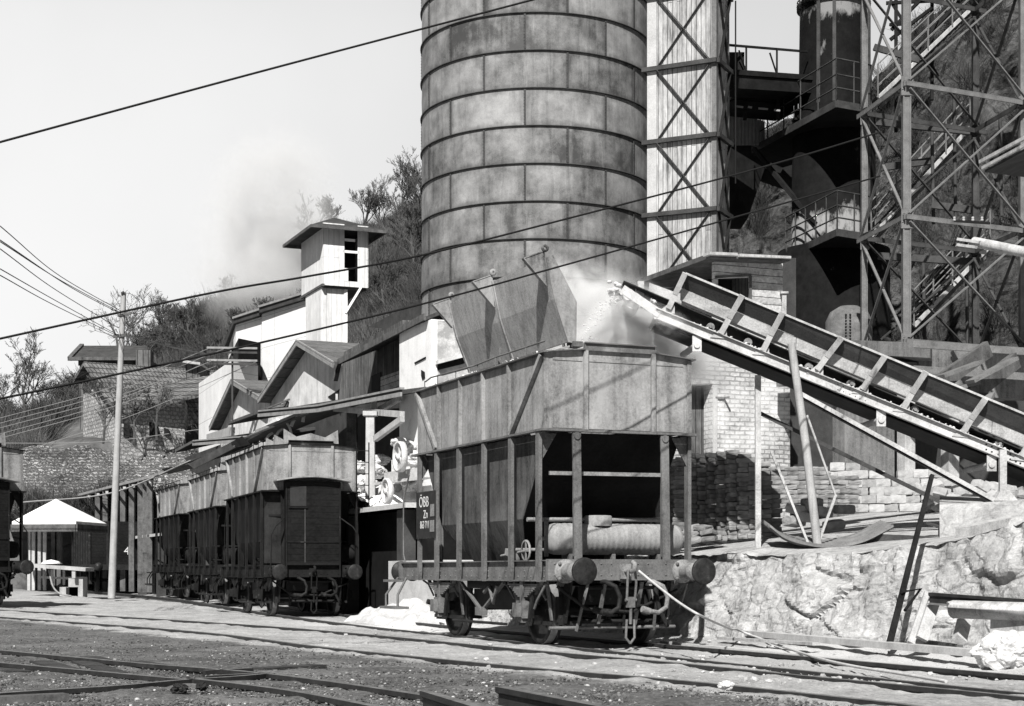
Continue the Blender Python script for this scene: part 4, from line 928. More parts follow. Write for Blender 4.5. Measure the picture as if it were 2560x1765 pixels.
# stair flights up the rock behind the trestle
def flight(a, c, wdt, label, Y0, Y1, n=16):
    p, q = P(a[0], a[1], Y0), P(c[0], c[1], Y1); T = thing('timber_stair', label, 'stair', p)
    side = Vector((.25, 1, 0)).normalized()*wdt
    for o_ in (Vector((0,0,0)), side):
        b = MB(); b.bar(p+o_, q+o_, .06, .10); b.build('stringer', MAT['wood'] if o_.length == 0 else MAT['woodd'], T)
    b = MB()
    for i in range(n):
        f = (i+.5)/n; m = p.lerp(q, f)+ZV*.05; b.box(m.x-.12, m.x+.12, m.y+.06, m.y+side.y+.05, m.z-.05, m.z-.02)
    b.build('treads', MAT['steelm'], T)
    b = MB()
    for h in (.35, .65, .95): b.tube([p-side*.05+ZV*h, q-side*.05+ZV*h], .02, 6); b.tube([p+side*1.02+ZV*h, q+side*1.02+ZV*h], .02, 6)
    for i in range(5): m = p.lerp(q, i/4)-side*.05; b.tube([m, m+ZV*.95], .025, 6)
    b.build('handrail', MAT['steel'], T); return T
flight((2195,245), (2440,10), 1.0, 'topmost weathered stair flight behind the trestle post', 45.5, 47.5)
flight((2178,590), (2425,318), 1.0, 'middle stair flight climbing the dark rock behind the trestle', 44.5, 46)
flight((2285,815), (2475,615), 1.0, 'lowest stair flight beside the foot of the trestle', 42.5, 43.5)
# thin gantry and beams between the stairs and the sky
GN = thing('hoist_gantry', 'thin dark steel gantry behind the trestle against the sky', 'gantry', P(2290,300,48))
b = MB()
for (x0,y0,x1,y1) in ((2215,8,2400,-2),(2225,62,2275,58),(2228,75,2340,-40),(2300,110,2420,-20),(2232,12,2345,190),(2330,0,2330,250),(2225,100,2330,20),(2240,-20,2240,330)): b.bar(P(x0,y0,48), P(x1,y1,47.5), .09, .09)
b.build('bracing', MAT['steeld'], GN)
for (x0,y0,x1,y1,Y) in ((2190,305,2440,330,43.2),(2195,640,2440,655,42.6),(2185,118,2300,150,46),(2330,512,2450,528,43),(2200,420,2330,402,44)):
    b = MB(); b.bar(P(x0,y0,Y), P(x1,y1,Y-.4), .12, .18); b.build('beam', MAT['steelm'], GN)
for px, y0, y1 in ((2385,230,545),(2415,560,860),(2330,330,560),(2308,640,850),(2500,280,540)):
    b = MB(); b.tube([P(px,y0,43.5), P(px+4,y1,43.5)], .05, 8); b.build('down_pipe', MAT['steelm'], GN)
# roof poking in at the right edge, log with insulators
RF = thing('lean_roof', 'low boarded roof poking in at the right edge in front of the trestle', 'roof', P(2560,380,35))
b = MB(); b.prism([P(2462,425,35), P(2660,318,32.2), P(2720,345,36), P(2580,440,38)], (0,0,-.05)); b.build('roof_deck', MAT['boardd'], RF)  # the underside's shade is put into the dark deck colour
b = MB(); b.bar(P(2450,405,35), P(2660,292,32), .06, .075); b.bar(P(2456,420,34.8), P(2660,310,31.8), .05, .065); b.build('fascia', MAT['wood'], RF)
LG = thing('insulator_log', 'round log on cross bearers carrying white insulators by the right edge', 'log', P(2430,605,35))
b = MB(); b.tube([P(2435,605,35.5), P(2660,650,33.5)], .115, 14); b.build('log', MAT['wood'], LG)
b = MB(); b.bar(P(2395,598,35.6), P(2450,606,35.2), .1, .06); b.bar(P(2395,612,35.6), P(2440,618,35.2), .1, .06); b.build('bearer', MAT['wood'], LG); MB().bar(P(2385,552,36.5), P(2475,558,36.5), .05, .05).build('bearer', MAT['steeld'], LG)
for px in (2386, 2409, 2432, 2455):
    b = MB(); p = P(px, 553, 36.5); b.lathe([(.0,0),(.035,0),(.038,.035),(.022,.05),(.034,.06),(.026,.10),(0,.105)], p, (0,0,1), 12); b.build('insulator', MAT['insul'], LG)

# ------------------------------------------------------------------ brick house with plank cabin on top
s0 = 14.0
BH = thing('brick_house', 'whitened rough brick house behind the conveyor with a dark recessed door', 'brick house', Ps(1850,1200,s0))
def wall_poly(mb, pts, s, depth): mb.prism([Ps(px,py,s) for px,py in pts], UV3*depth)
b = MB()
wall_poly(b, [(1400,860),(1640,845),(1975,850),(1975,1290),(1782,1290),(1782,962),(1712,962),(1712,1290),(1400,1290)], s0, .35) if False else None
wall_poly(b, [(1380,860),(1975,850),(1975,960),(1380,962)], s0, .4); wall_poly(b, [(1380,962.3),(1711,962.3),(1711,1300),(1380,1300)], s0, .4); wall_poly(b, [(1781,961.2),(1975,960.3),(1975,1300),(1781,1300)], s0, .4)
b.build('wall', MAT['brick'], BH)
b = MB(); pr = Ps(1975,850,s0); b.prism([pr+UV3*.41, pr+UV3*5, Vector((pr.x,pr.y,1.2))+UV3*5, Vector((pr.x,pr.y,1.2))+UV3*.41], VV3*-.3); b.build('side_wall', MAT['brick'], BH)
b = MB(); wall_poly(b, [(1705,958),(1790,958),(1790,1310),(1705,1310)], s0+.45, .08); dr = b.build('door', MAT['plankd'], BH)
b = MB(); wall_poly(b, [(1380,838),(1985,828),(1985,850),(1380,859)], s0-.06, .7); b.build('wall_plate', MAT['conclt'], BH)
b = MB(); p = Ps(1783,994,s0); b.bar(p, p+VV3*.28-UV3*.03, .05, .05); b.bar(p+VV3*.28-UV3*.03, p+VV3*.28-UV3*.25, .04, .04); b.build('wall_hook', MAT['dusty'], BH)
b = MB(); wall_poly(b, [(1783,962),(1794,962),(1792,1300),(1783,1300)], s0-.03, .03); b.build('door_jamb', MAT['conclt'], dr)
PC = thing('plank_cabin', 'weathered plank cabin with a dark window on top of the brick house', 'cabin', Ps(1870,830,s0))
b = MB(); wall_poly(b, [(1786,648),(1957,655),(1957,740),(1878,740),(1878,691),(1792,694),(1786,694)], s0, .15) if False else None
wall_poly(b, [(1786,646),(1957,652),(1957,690),(1786,695)], s0, .12); wall_poly(b, [(1878,690.3),(1957,690.3),(1957,828),(1878,830)], s0, .12); wall_poly(b, [(1786,695.3),(1795,695.3),(1795,831),(1786,831)], s0, .12); wall_poly(b, [(1795.3,765),(1877.7,765),(1877.7,831),(1795.3,831)], s0, .12)
b.build('wall', MAT['plankh'], PC)
b = MB(); p = Ps(1957,652,s0); b.prism([p+UV3*.125, p+UV3*3, Vector((p.x,p.y,Ps(1957,828,s0).z))+UV3*3, Vector((p.x,p.y,Ps(1957,828,s0).z))+UV3*.125], VV3*-.1); b.build('side_wall', MAT['plankd'], PC)
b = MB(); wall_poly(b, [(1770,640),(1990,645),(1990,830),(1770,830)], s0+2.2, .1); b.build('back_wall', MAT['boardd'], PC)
b = MB(); wall_poly(b, [(1776,632),(1976,643),(1976,652),(1776,644)], s0-.45, 4); rfp = b.build('roof', MAT['woodd'], PC)
b = MB(); wall_poly(b, [(1774,629),(1845,632),(1845,639),(1774,636)], s0-.6, .3); wall_poly(b, [(1850,634),(1978,640),(1978,646),(1850,641)], s0-.55, .3); b.build('roof_batten', MAT['wood'], rfp)
b = MB(); wall_poly(b, [(1790,689),(1879,684),(1879,690),(1790,695)], s0-.04, .05); wall_poly(b, [(1874,690),(1880,690),(1880,766),(1874,766)], s0-.03, .03); b.build('window_frame', MAT['woodd'], PC)
b = MB(); p = Ps(1960,735,s0-.1); b.bar(p, Vector((p.x,p.y,p.z-1.3)), .1, .1); b.box(p.x-.09,p.x+.09,p.y-.09,p.y+.09,p.z,p.z+.05); b.build('corner_post', MAT['wood'], PC)

# dark opening and concrete walls right of the brick house
sR = 12.8
KW = thing('concrete_wall', 'long concrete retaining wall behind the block stacks with a black doorway', 'retaining wall', Ps(2200,1200,sR))
b = MB(); wall_poly(b, [(2112,1010),(2236,1010),(2236,1330),(2112,1330)], sR+.2, .5); b.build('wall', MAT['concd'], KW)
b = MB(); wall_poly(b, [(1976,905),(2330,905),(2330,960),(1976,960)], sR+.1, .6); b.build('lintel', MAT['concd'], KW)
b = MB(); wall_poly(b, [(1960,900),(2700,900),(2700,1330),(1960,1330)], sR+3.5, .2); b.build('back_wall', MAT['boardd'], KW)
b = MB()
for px in (2262, 2372): wall_poly(b, [(px,960),(px+26,960),(px+26,1300),(px,1300)], sR-.1, .3)
b.build('timber_post', MAT['wood'], KW)
b = MB()                                    # long horizontal beams above
for (y, m) in ((862, 0), (925, 1)):
    b.bar(P(2285,y-2,36.5), P(2700,y+26,34.5), .12, .16)
b.build('steel_beam', MAT['steel'], KW)
b = MB(); wall_poly(b, [(2330,868),(2700,880),(2700,1000),(2330,990)], sR-.5, .5); b.build('upper_wall', MAT['concd'], KW)
TS = thing('timber_ladder', 'broad leaning timber ladder with wide treads against the right rock face', 'ladder', P(2400,960,33))
for (a, c) in (((2310,985),(2470,872)), ((2410,1000),(2540,900))):
    b = MB(); b.bar(P(*a,33), P(*c,34), .14, .34); b.build('stringer', MAT['woodd'], TS)
for (a, c) in (((2425,955),(2535,897)), ((2350,942),(2450,905)), ((2335,985),(2440,958)), ((2440,1040),(2470,985))):
    b = MB(); b.bar(P(*a,32.8), P(*c,33.2), .3, .07); b.build('tread', MAT['steel'], TS)

# ------------------------------------------------------------------ white annex left of the silo
AN = thing('rendered_annex', 'blinding white rendered building at the foot of the silo', 'building', S(17,3.2,0))
za = Pt(1080,797,3.2).z; sa0, sa1 = 17.0, 19.35
b = MB(); b.prism([S(sa0+.02,3.2), S(sa0+.02,7.2), S(sa1,7.2), S(sa1,3.2)], (0,0,za)); b.build('wall', MAT['concb'], AN)
b = MB(); b.prism([S(sa0,3.35), S(sa0,7.2), S(sa0+.018,7.2), S(sa0+.018,3.35)], (0,0,za-.02)); b.build('end_wall', M('peeling_grey_render', .44, .3, 1.3, .2, 25, .95, .6, 12, bd=.03, spot=(1.6,.5,.6), spotc=.30), AN)
b = MB(); q = [(1093,926),(1172,906),(1172,890),(1093,912)]; b.prism([Ps(x,y,sa0-.004) for x,y in q], UV3*-.02); b.build('vent_slot', MAT['steeld'], AN)
b = MB(); b.prism([Ps(x,y,sa0-.002) for x,y in [(1088,912),(1172,890),(1172,880),(1088,902)]], UV3*-.22); b.build('vent_hood', MAT['plast'], AN)
b = MB(); b.prism([Pt(x,y,3.196) for x,y in ((1038,906),(1065,892),(1065,896),(1038,910))], VV3*-.02); b.prism([Pt(x,y,3.196) for x,y in ((1054,925),(1062,930),(1063,945),(1057,950),(1054,940))], VV3*-.015); b.build('wall_slit', MAT['steeld'], AN)
# ------------------------------------------------------------------ loading dock, shed and canopies
DK = thing('loading_dock', 'high white loading dock in shade behind the cabin wagon', 'dock', S(26,1.75,0))
zd = 2.5
b = MB(); b.prism([S(14.5,2.2,-.2), S(14.5,9,-.2), S(80,9,-.2), S(80,2.2,-.2)], (0,0,zd+.09)); b.build('recessed_wall', MAT['hend'], DK)  # wall coloured near-black to paint in the shade under the deck
b = MB(); b.prism([S(14.45,1.7,zd-.1), S(14.45,5,zd-.1), S(80,5,zd-.1), S(80,1.7,zd-.1)], (0,0,.08)); b.build('deck', MAT['dockw'], DK)
b = MB(); q0, q1 = ST(Pt(1110,1400,1.55)), ST(Pt(971,1400,1.55)); b.prism([S(q0[0],1.55,-.2), S(q0[0],2.4,-.2), S(q1[0],2.4,-.2), S(q1[0],1.55,-.2)], (0,0,Pt(1000,1402,1.55).z+.2)); b.build('plinth', MAT['conclt'], DK)
b = MB()
for k in range(9): b.prism([S(15+k*4.2,1.78,-.2), S(15+k*4.2,2.1,-.2), S(15.35+k*4.2,2.1,-.2), S(15.35+k*4.2,1.78,-.2)], (0,0,zd+.08))
b.build_each('pier', MAT['boardd'], DK)
b = MB(); b.prism([S(14.4,1.66,zd-.10), S(14.4,2.3,zd-.10), S(80,2.3,zd-.10), S(80,1.66,zd-.10)], (0,0,.11)); b.build('kerb', MAT['conclt'], DK)
LS = thing('loading_shed', 'long open loading shed with a ragged dark eave over the wagon row', 'shed', S(30,6,zd))
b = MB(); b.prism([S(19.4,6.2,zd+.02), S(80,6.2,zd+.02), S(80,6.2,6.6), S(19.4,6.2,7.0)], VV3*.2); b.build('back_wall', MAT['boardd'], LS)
A = P(800,1015,45.8); Bp = P(398,1182,62.0); Cp = P(140,1258,80)
b = MB(); b.prism([A, Bp, Bp+VV3*3+ZV*.9, A+VV3*3+ZV*.9], (0,0,-.06)); b.prism([Bp, Cp, Cp+VV3*3+ZV*.9, Bp+VV3*3+ZV*.9], (0,0,-.06)); b.build('roof', MAT['roofd'], LS)
b = MB(); b.bar(A, P(640,1080,51.5), .08, .12); b.bar(P(655,1076,51), P(560,1128,54.5), .1, .1); b.bar(P(480,1160,58), P(398,1184,62), .08, .09); b.bar(P(400,1186,61.5), P(100,1262,80), .08, .10); b.build('eave_board', MAT['fasc'], LS)
b = MB(); q = [(575,1107),(592,1117),(485,1172),(470,1160)]; b.prism([P(x,y,55.5-(x-480)*.02) for x,y in q], (0,.1,0)); 
b.prism([P(575,1107,53), P(605,1090,52), P(625,1110,52), P(593,1118,53)], (0,.1,0)); b.prism([P(402,1172,61), P(470,1160,58), P(485,1170,58), P(420,1185,61)], (0,.1,0)); b.build_each('roof_flap', MAT['steelm'], LS)
b = MB()
for (x0,y0,x1,y1,x2,y2) in ((762,1028,757,1055,757,1055),(738,1040,728,1066,0,0),(716,1055,724,1068,729,1086),(697,1078,685,1098,0,0),(672,1088,664,1100,0,0)):
    Y = 47+(800-x0)*.03; b.bar(P(x0,y0,Y), P(x1,y1,Y), .10, .07); b.bar(P(x0+10,y0-6,Y), P(x0,y0,Y), .1, .06)
    if x2: b.bar(P(x1,y1,Y), P(x2,y2,Y), .08, .06)
b.build('hanging_bracket', MAT['woodl'], LS)
b = MB()
for i in range(11):
    f = i/10; p = P(400-220*f, 1186+56*f, 61.5+14*f); b.box(p.x-.06,p.x+.06,p.y-.06,p.y+.06,p.z-.26,p.z-.14)
b.build('eave_stud', MAT['woodl'], LS)
for px in (225, 245, 264, 308, 330, 352, 365, 375):
    Y = 62+(400-px)*.065; p = P(px, 1186+(400-px)*.26, Y); b = MB(); b.bar(Vector((p.x,p.y,.2)), p, .22, .22); b.build('post', MAT['woodd'], LS)
b = MB(); pb = Pt(926,1038,2.3); b.bar(Vector((pb.x,pb.y,zd)), pb, .24, .24, tw=.2); b.box(pb.x-.17,pb.x+.17,pb.y-.17,pb.y+.17,pb.z-.02,pb.z+.09); b.build('post', MAT['woodl'], LS)
b = MB(); b.bar(Pt(938,1097,2.3), Pt(1006,1047,2.4), .11, .14); b.build('post_brace', MAT['woodl'], LS)
b = MB(); b.bar(Pt(838,1022,2.9), Pt(1006,1036,2.6), .11, .15); b.bar(Pt(935,1030,2.8), Pt(935,1000,2.8), .14); b.bar(Pt(942,1028,3.0), Pt(1000,996,3.0), .12); b.build('tie_beam', MAT['wood'], LS)
b = MB(); p = Pt(880,1030,4.6); b.bar(Vector((p.x,p.y,zd)), p, .3, .3); b.build('post', MAT['woodd'], LS)
def pent(label, line, depth, hip, rise=.55):
    T = thing('pent_roof', label, 'canopy roof', line[0])
    b = MB(); q = [hip]+line; back = [p+VV3*depth+ZV*rise for p in line]
    b.prism([hip, line[0], back[0]], (0,0,-.08)); b.prism(line+back[::-1], (0,0,-.10)); b.build('roof_deck', MAT['roofd'], T)
    b = MB()
    for a, c in zip(line, line[1:]): b.bar(a+ZV*.03, c+ZV*.03, .10, .05); b.bar(a-ZV*.11-VV3*.03, c-ZV*.11-VV3*.03, .05, .10)
    b.build('fascia', MAT['fasc'], T)
    b = MB(); b.bar(hip, line[0], .08, .1); b.build('hip_board', MAT['woodd'], T)
    return T
c1 = pent('upper canopy roof running from below the big gable to the white annex', [Pt(648,1030,2.6), Pt(798,1016,2.6), Pt(1006,974,2.6)], 3.4, Pt(572,1058,4.4))
c2 = pent('lower canopy roof with a drooping left corner under the smaller gable', [P(484,1104,62), P(628,1092,57)], 3.0, P(440,1127,63.5))
b = MB(); b.prism([P(660,1022,53), P(700,1012,52.5), P(720,1002,52), P(718,1016,52)], (0,.3,0)); b.bar(P(668,1021,52), P(724,998,52), .1, .05); loose('board_scraps', 'scraps of board tossed on the upper canopy roof', 'boards', b, 'woodd')
# white wall patch and lime-coated goods on the dock
b = MB(); b.prism([Pt(x,y,5.4) for x,y in ((608,1095),(690,1045),(705,1068),(705,1085),(560,1140))], VV3*.1); loose('whitewashed_screen', 'whitewashed screen wall showing between the two canopy roofs', 'screen', b, 'concb')
HP = MB(); vs = []; n1, n2 = 80, 46
for i in range(n1):
    for j in range(n2):
        s = 17.2+8.6*i/(n1-1); t = 1.9+3.6*j/(n2-1); 
        hh = (.35+1.25*math.exp(-((s-19.3)/2.3)**2)*sm(0,.75,j/(n2-1)))*(sm(0,.15,i/(n1-1))*sm(1,.72,i/(n1-1)))+.35*mnoise.fractal(Vector((s*1.5,t*1.5,1)),1,2,4)*.5
        vs.append(S(s,t,zd+max(-.02,hh*.9-.05)))
HP.add(vs, [(i*n2+j,i*n2+j+1,(i+1)*n2+j+1,(i+1)*n2+j) for i in range(n1-1) for j in range(n2-1)])
HP2 = MB(); vs = []
for i in range(60):
    for j in range(40):
        s = 9.0+8.6*i/59; t = -1.7+3.9*j/39; e = ((s-13.6)/2.3)**2+((t-1.5)/1.2)**2+.5*mnoise.fractal(Vector((s*.9,t*.9,7)),1,2,3); z = .34*max(0, 1-e)**1.1+.16*mnoise.fractal(Vector((s*1.6,t*1.6,4)),.9,2,5)*min(1, max(0, 1.25-e)*3)-.25*sm(1.0,1.4,e)+.02
        vs.append(S(s,t,z-.04))
HP2.add(vs, [(i*40+j,i*40+j+1,(i+1)*40+j+1,(i+1)*40+j) for i in range(59) for j in range(39)])
tag(HP2.build('lime_spill', MAT['conclt'], None, S(14,1,0)), 'white lime spilled over the track before the dock', 'lime heap', kind='stuff')
tag(HP.build('lime_heap', MAT['lime'], None, S(20,3,zd)), 'heap of white lime on the loading dock around the old machine', 'lime heap', kind='stuff')
WN = thing('dock_winch', 'lime-crusted winch with flywheel standing on the loading dock', 'winch', Pt(970,1250,2.5))
def wh(c, r, w, ax, mb, spokes=5):
    mb.lathe([(r*.84,-w),(r,-w),(r,w),(r*.84,w),(r*.84,-w)], c, ax, 24); mb.lathe([(0,-w*1.3),(r*.2,-w*1.3),(r*.2,w*1.3),(0,w*1.3)], c, ax, 12)
    a = Vector(ax).orthogonal().normalized(); b2 = Vector(ax).cross(a)
    for k in range(spokes): d = a*math.cos(2*math.pi*k/spokes)+b2*math.sin(2*math.pi*k/spokes); mb.bar(Vector(c)+d*r*.15, Vector(c)+d*r*.88, w*.9, r*.14, up=ax)
b = MB(); wh(Pt(1000,1142,2.3), .36, .07, -VV3, b); b.build('flywheel', MAT['limed'], WN)
b = MB(); wh(Pt(968,1228,2.0), .30, .06, -VV3, b); b.build('belt_pulley', MAT['limed'], WN)
b = MB(); b.cyl(Pt(925,1238,2.5), Pt(1000,1225,2.9), .16, n=14); b.build('drum', MAT['limed'], WN)
b = MB(); b.prism([Pt(x,y,2.5) for x,y in ((960,1182),(1050,1168),(1050,1192),(960,1206))], VV3*.5); b.bar(Pt(940,1210,2.4), Pt(1052,1195,2.4), .1, .06); b.bar(Pt(985,1150,3.1), Pt(985,1230,3.1), .12); b.bar(Pt(1020,1140,3.1), Pt(1020,1230,3.1), .12)
b.build('bed_frame', MAT['limed'], WN)
LUMPS = [(830,1222,.30),(848,1196,.34),(872,1190,.36),(893,1168,.30),(884,1215,.30),(910,1205,.33),(940,1178,.26),(1000,1108,.18),(1028,1118,.22),(1040,1150,.3),(905,1240,.26),(860,1240,.24),(1030,1215,.22),(950,1150,.2)]
for k, (x, y, w_, h_) in enumerate(() and ((835,1215,.5,.8),(868,1185,.4,1.0),(893,1175,.35,1.2),(1000,1112,.35,.35),(930,1180,.3,.5))):
    p = Pt(x,y,3.0); b = MB(); b.box(-w_/2,w_/2,-.2,.2,0,h_)
    for i, v in enumerate(b.v): b.v[i] = (p.x+v[0]+random.uniform(-.05,.05), p.y+v[1], zd+.05+(v[2] if x != 1000 else p.z-zd+v[2]-.2)+random.uniform(-.06,.06))
    loose('lime_block', ['squat lime-white block at the left end of the dock', 'taller lime-white block beside the dock post', 'tallest lime-white block behind the dock post', 'small white lump perched above the winch flywheel', 'white block right of the dock post'][k], 'block', b, 'lime')
# loft above the canopy, next to the annex
LF = thing('plank_loft', 'dark plank loft with a few boards coloured pale for sunlight between big gable and annex', 'loft', Pt(930,990,4.2))
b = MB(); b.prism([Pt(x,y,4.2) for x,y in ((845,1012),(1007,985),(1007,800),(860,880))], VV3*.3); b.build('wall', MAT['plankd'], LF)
b = MB(); b.prism([Pt(x,y,4.19) for x,y in ((954,985),(1006,976),(1006,925),(954,943))], VV3*-.03); b.build('painted_sun_boards', MAT['plankh'], LF)  # paler boards; the sunlight on them is put into the colour
b = MB(); b.prism([Pt(x,y,4.185) for x,y in ((930,978),(953,975),(953,930),(930,940))], VV3*-.02); b.build('hatch_opening', MAT['steeld'], LF)
b = MB(); e0, e1 = Pt(846,905,3.1), Pt(1062,792,3.1); b.prism([e0, e1, e1+VV3*3+ZV*1.3, e0+VV3*3+ZV*1.3], (0,0,-.09)); 
e2 = Pt(846,905,3.1); b.prism([e0, Pt(838,925,2.6), Pt(844,925,3.2)], (0,0,-.1)); lr = b.build('roof', MAT['roofd'], LF)
b = MB(); b.bar(e0, e1, .06, .16); b.bar(Pt(848,905,3.2), Pt(838,950,3.2), .12, .12); b.build('eave_board', MAT['woodd'], lr)
BR = thing('dark_roof_house', 'dark hip-roofed shed peeping out between loft roof and silo', 'shed', Pt(1010,820,9))
b = MB(); b.prism([Pt(x,y,9) for x,y in ((918,818),(1056,745),(1056,840),(955,870),(955,820))], VV3*2); b.build('roof', MAT['roofd'], BR)
b = MB(); b.prism([Pt(x,y,10) for x,y in ((958,830),(1060,790),(1060,900),(958,900))], VV3*3); b.build('wall', MAT['plankd'], BR)
# ------------------------------------------------------------------ belt conveyor
def Yc(px): return 24.7-(px-1500)*.0011
def Q(px, py, dy=0.0): Y = Yc(px)+dy; p = P(px, py, Yc(px)); return Vector((p.x, p.y+dy, p.z))
CV = thing('belt_conveyor', 'long inclined belt conveyor tipping dusty lime towards the front wagon', 'conveyor', Q(2040,1360))
def ln(x0, y0, sl, x): return y0+sl*(x-x0)
def beamY(x): return ln(1646,786,.4055,x)
def plankY(x): return ln(1706,736,.4275,x)
def topY(x): return ln(1716,690,.4155,x)
XE = 2760
b = MB(); b.bar(Q(1640,beamY(1640)), Q(XE,beamY(XE)), .012, .17); b.bar(Q(1640,beamY(1640)-13,-.03), Q(XE,beamY(XE)-13,-.03), .07, .012); b.bar(Q(1640,beamY(1640)+13,-.03), Q(XE,beamY(XE)+13,-.03), .07, .012); bm1 = b.build('side_beam', MAT['conv'], CV)
b = MB(); b.bar(Q(1640,beamY(1640),.95), Q(XE,beamY(XE),.95), .012, .17); b.bar(Q(1640,beamY(1640)+13,.9), Q(XE,beamY(XE)+13,.9), .07, .012); b.build('side_beam', MAT['steeld'], CV)  # far beam blackened, its shade painted into the colour
b = MB()
for cx in (2095, 2125, 2150, 2465, 2495, 2525, 2550):
    for k in (-7, 6): 
        for d in (0, 14): b.lathe([(.02,0),(.014,.014),(0,.016)], Q(cx+d,beamY(cx+d)+k,-.007), (0,-1,0), 6)
b.build('rivet_rows', MAT['dark'], bm1)
b = MB()
for x in (2078, 2440): b.prism([Q(x,beamY(x)-20,-.008), Q(x+95,beamY(x+95)-18,-.008), Q(x+105,beamY(x+105)+16,-.008), Q(x+5,beamY(x+5)+16,-.008)], (0,-.006,0)) if False else None
b = MB(); nb_ = 10
def strip(y_fn0, y_fn1, d0, d1, x0, x1, th=.03):
    m = MB(); m.prism([Q(x0,y_fn0(x0),d0), Q(x1,y_fn0(x1),d0), Q(x1,y_fn1(x1),d1), Q(x0,y_fn1(x0),d1)], (0,th,0)); return m
segs = [1700, 1990, 2222, 2480, XE]
for a, c in zip(segs, segs[1:]): strip(lambda x: plankY(x)+15, lambda x: plankY(x)-15, .03, -.0, a+1.5, c, .028).build('side_board', MAT['board'], CV)
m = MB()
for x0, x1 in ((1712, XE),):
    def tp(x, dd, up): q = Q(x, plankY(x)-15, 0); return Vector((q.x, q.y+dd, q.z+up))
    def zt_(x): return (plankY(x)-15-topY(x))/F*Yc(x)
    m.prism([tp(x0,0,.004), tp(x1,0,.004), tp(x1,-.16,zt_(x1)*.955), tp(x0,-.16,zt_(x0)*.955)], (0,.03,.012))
m.build('flared_board', MAT['boardd'], CV)  # down-facing board, darkened in colour as well for its shade
m = MB(); m.bar(Q(1712,topY(1712),-.15), Q(XE,topY(XE),-.15), .05, .03); m.build('top_lath', MAT['wood'], CV)
m = MB(); m.prism([Q(1640,plankY(1640)-18,.98), Q(XE,plankY(XE)-18,.98), Q(XE,topY(XE)+16,1.15), Q(1712,topY(1712)+16,1.15), Q(1632,690,1.1)], (0,.03,0)); m.build('far_board', MAT['board'], CV)
m = MB(); m.prism([Q(1632,689,.6), Q(1712,722,.5), Q(1712,745,.5), Q(1628,716,.6)], (0,.03,0)); m.build('end_board', MAT['woodl'], CV)
m = MB(); m.prism([Q(1560,plankY(1560)+28,.05), Q(XE,plankY(XE)+24,.05), Q(XE,plankY(XE)+24,.92), Q(1560,plankY(1560)+28,.92)], (0,0,.015)); m.prism([Q(1640,beamY(1640)+22,.05), Q(XE,beamY(XE)+22,.05), Q(XE,beamY(XE)+22,.92), Q(1640,beamY(1640)+22,.92)], (0,0,.015)); m.build('belt', MAT['rubber'], CV)
for (fx,fy,tx,ty) in ((140,345,218,178),(400,470,500,288),(610,555,700,372),(880,650,992,497),(1105,748,1205,590),(1310,838,1408,665),(1605,963,1702,800),(1898,1080,1992,912),(2170,1190,2265,1030)):
    fx, fy, tx, ty = fx*.5013+1600, fy*.5013+600, tx*.5013+1600, ty*.5013+600
    m = MB(); m.bar(Q(fx,fy,-.055), Q(fx+(tx-fx)*.45,fy+(ty-fy)*.45,-.07), .085, .055, up=(0,-1,0)); m.bar(Q(fx+(tx-fx)*.42,fy+(ty-fy)*.42,-.08), Q(tx,ty,-.21), .085, .05, up=(0,-1,0))
    m.prism([Q(fx-26,fy+8,-.02), Q(fx+2,fy-14,-.02), Q(fx+16,fy-8,-.02), Q(fx+16,fy+12,-.02)], (0,-.015,0)); m.build('bracket', MAT['woodl'], CV)
for x in (1778, 1872, 2025, 2130, 2290, 2502, 2640):
    m = MB(); q = Q(x, beamY(x)-24, .08); m.cyl(q, q+Vector((.03,.75,.0)), .065, n=14); m.cyl(q+Vector((0,-.06,0)), q, .025, n=8); m.build('carry_roller', MAT['dusty'], CV)
for x in (1742, 2202, 2478):
    m = MB(); q = Q(x, beamY(x)+38, .0); m.box(q.x-.07,q.x+.07,q.y-.03,q.y,q.z-.10,q.z+.14); m.cyl(q+Vector((0,-.05,0)), q+Vector((-.12,.85,-.03)), .05, n=12); m.build('return_roller', MAT['conv'], CV)
# head: end pulley and guard
m = MB(); q = Q(1584,748,.1); m.cyl(q, q+Vector((0,.85,0)), .13, n=20); m.cyl(q+Vector((0,-.08,0)), q, .04, n=10); m.build('head_pulley', MAT['conv'], CV)
m = MB(); m.bar(Q(1556,722,0), Q(1650,785,0), .04, .13); m.bar(Q(1585,712,.5), Q(1676,745,.5), .04, .12); m.box(Q(1606,0).x-.05, Q(1606,0).x+.05, Q(1606,0).y+.3, Q(1606,0).y+.36, P(0,745,24.9).z, P(0,703,24.9).z); m.cyl(Q(1572,736,.0), Q(1572,736,.2), .09, n=16); m.prism([Q(1592,715,.2),Q(1600,748,.2),Q(1586,748,.2)], (0,.02,0)); m.prism([Q(1610,748,.2),Q(1620,746,.2),Q(1624,770,.2)], (0,.02,0)); m.build('head_frame', MAT['conv'], CV)
m = MB(); vs = []
for i in range(70):
    x = random.uniform(1525, 1640); q = Q(x, 728+.42*(x-1560)+random.uniform(-14,10), random.uniform(.05,.8)); r = random.uniform(.015,.06)
    m.lathe([(0,-r*.6),(r*.8,-r*.4),(r,0),(r*.6,r*.5),(0,r*.7)], q, (random.uniform(-.4,.4), random.uniform(-.4,.4), 1), 7, smooth=False)
tag(m.build('lime_lumps', MAT['limed'], CV), kind='stuff')
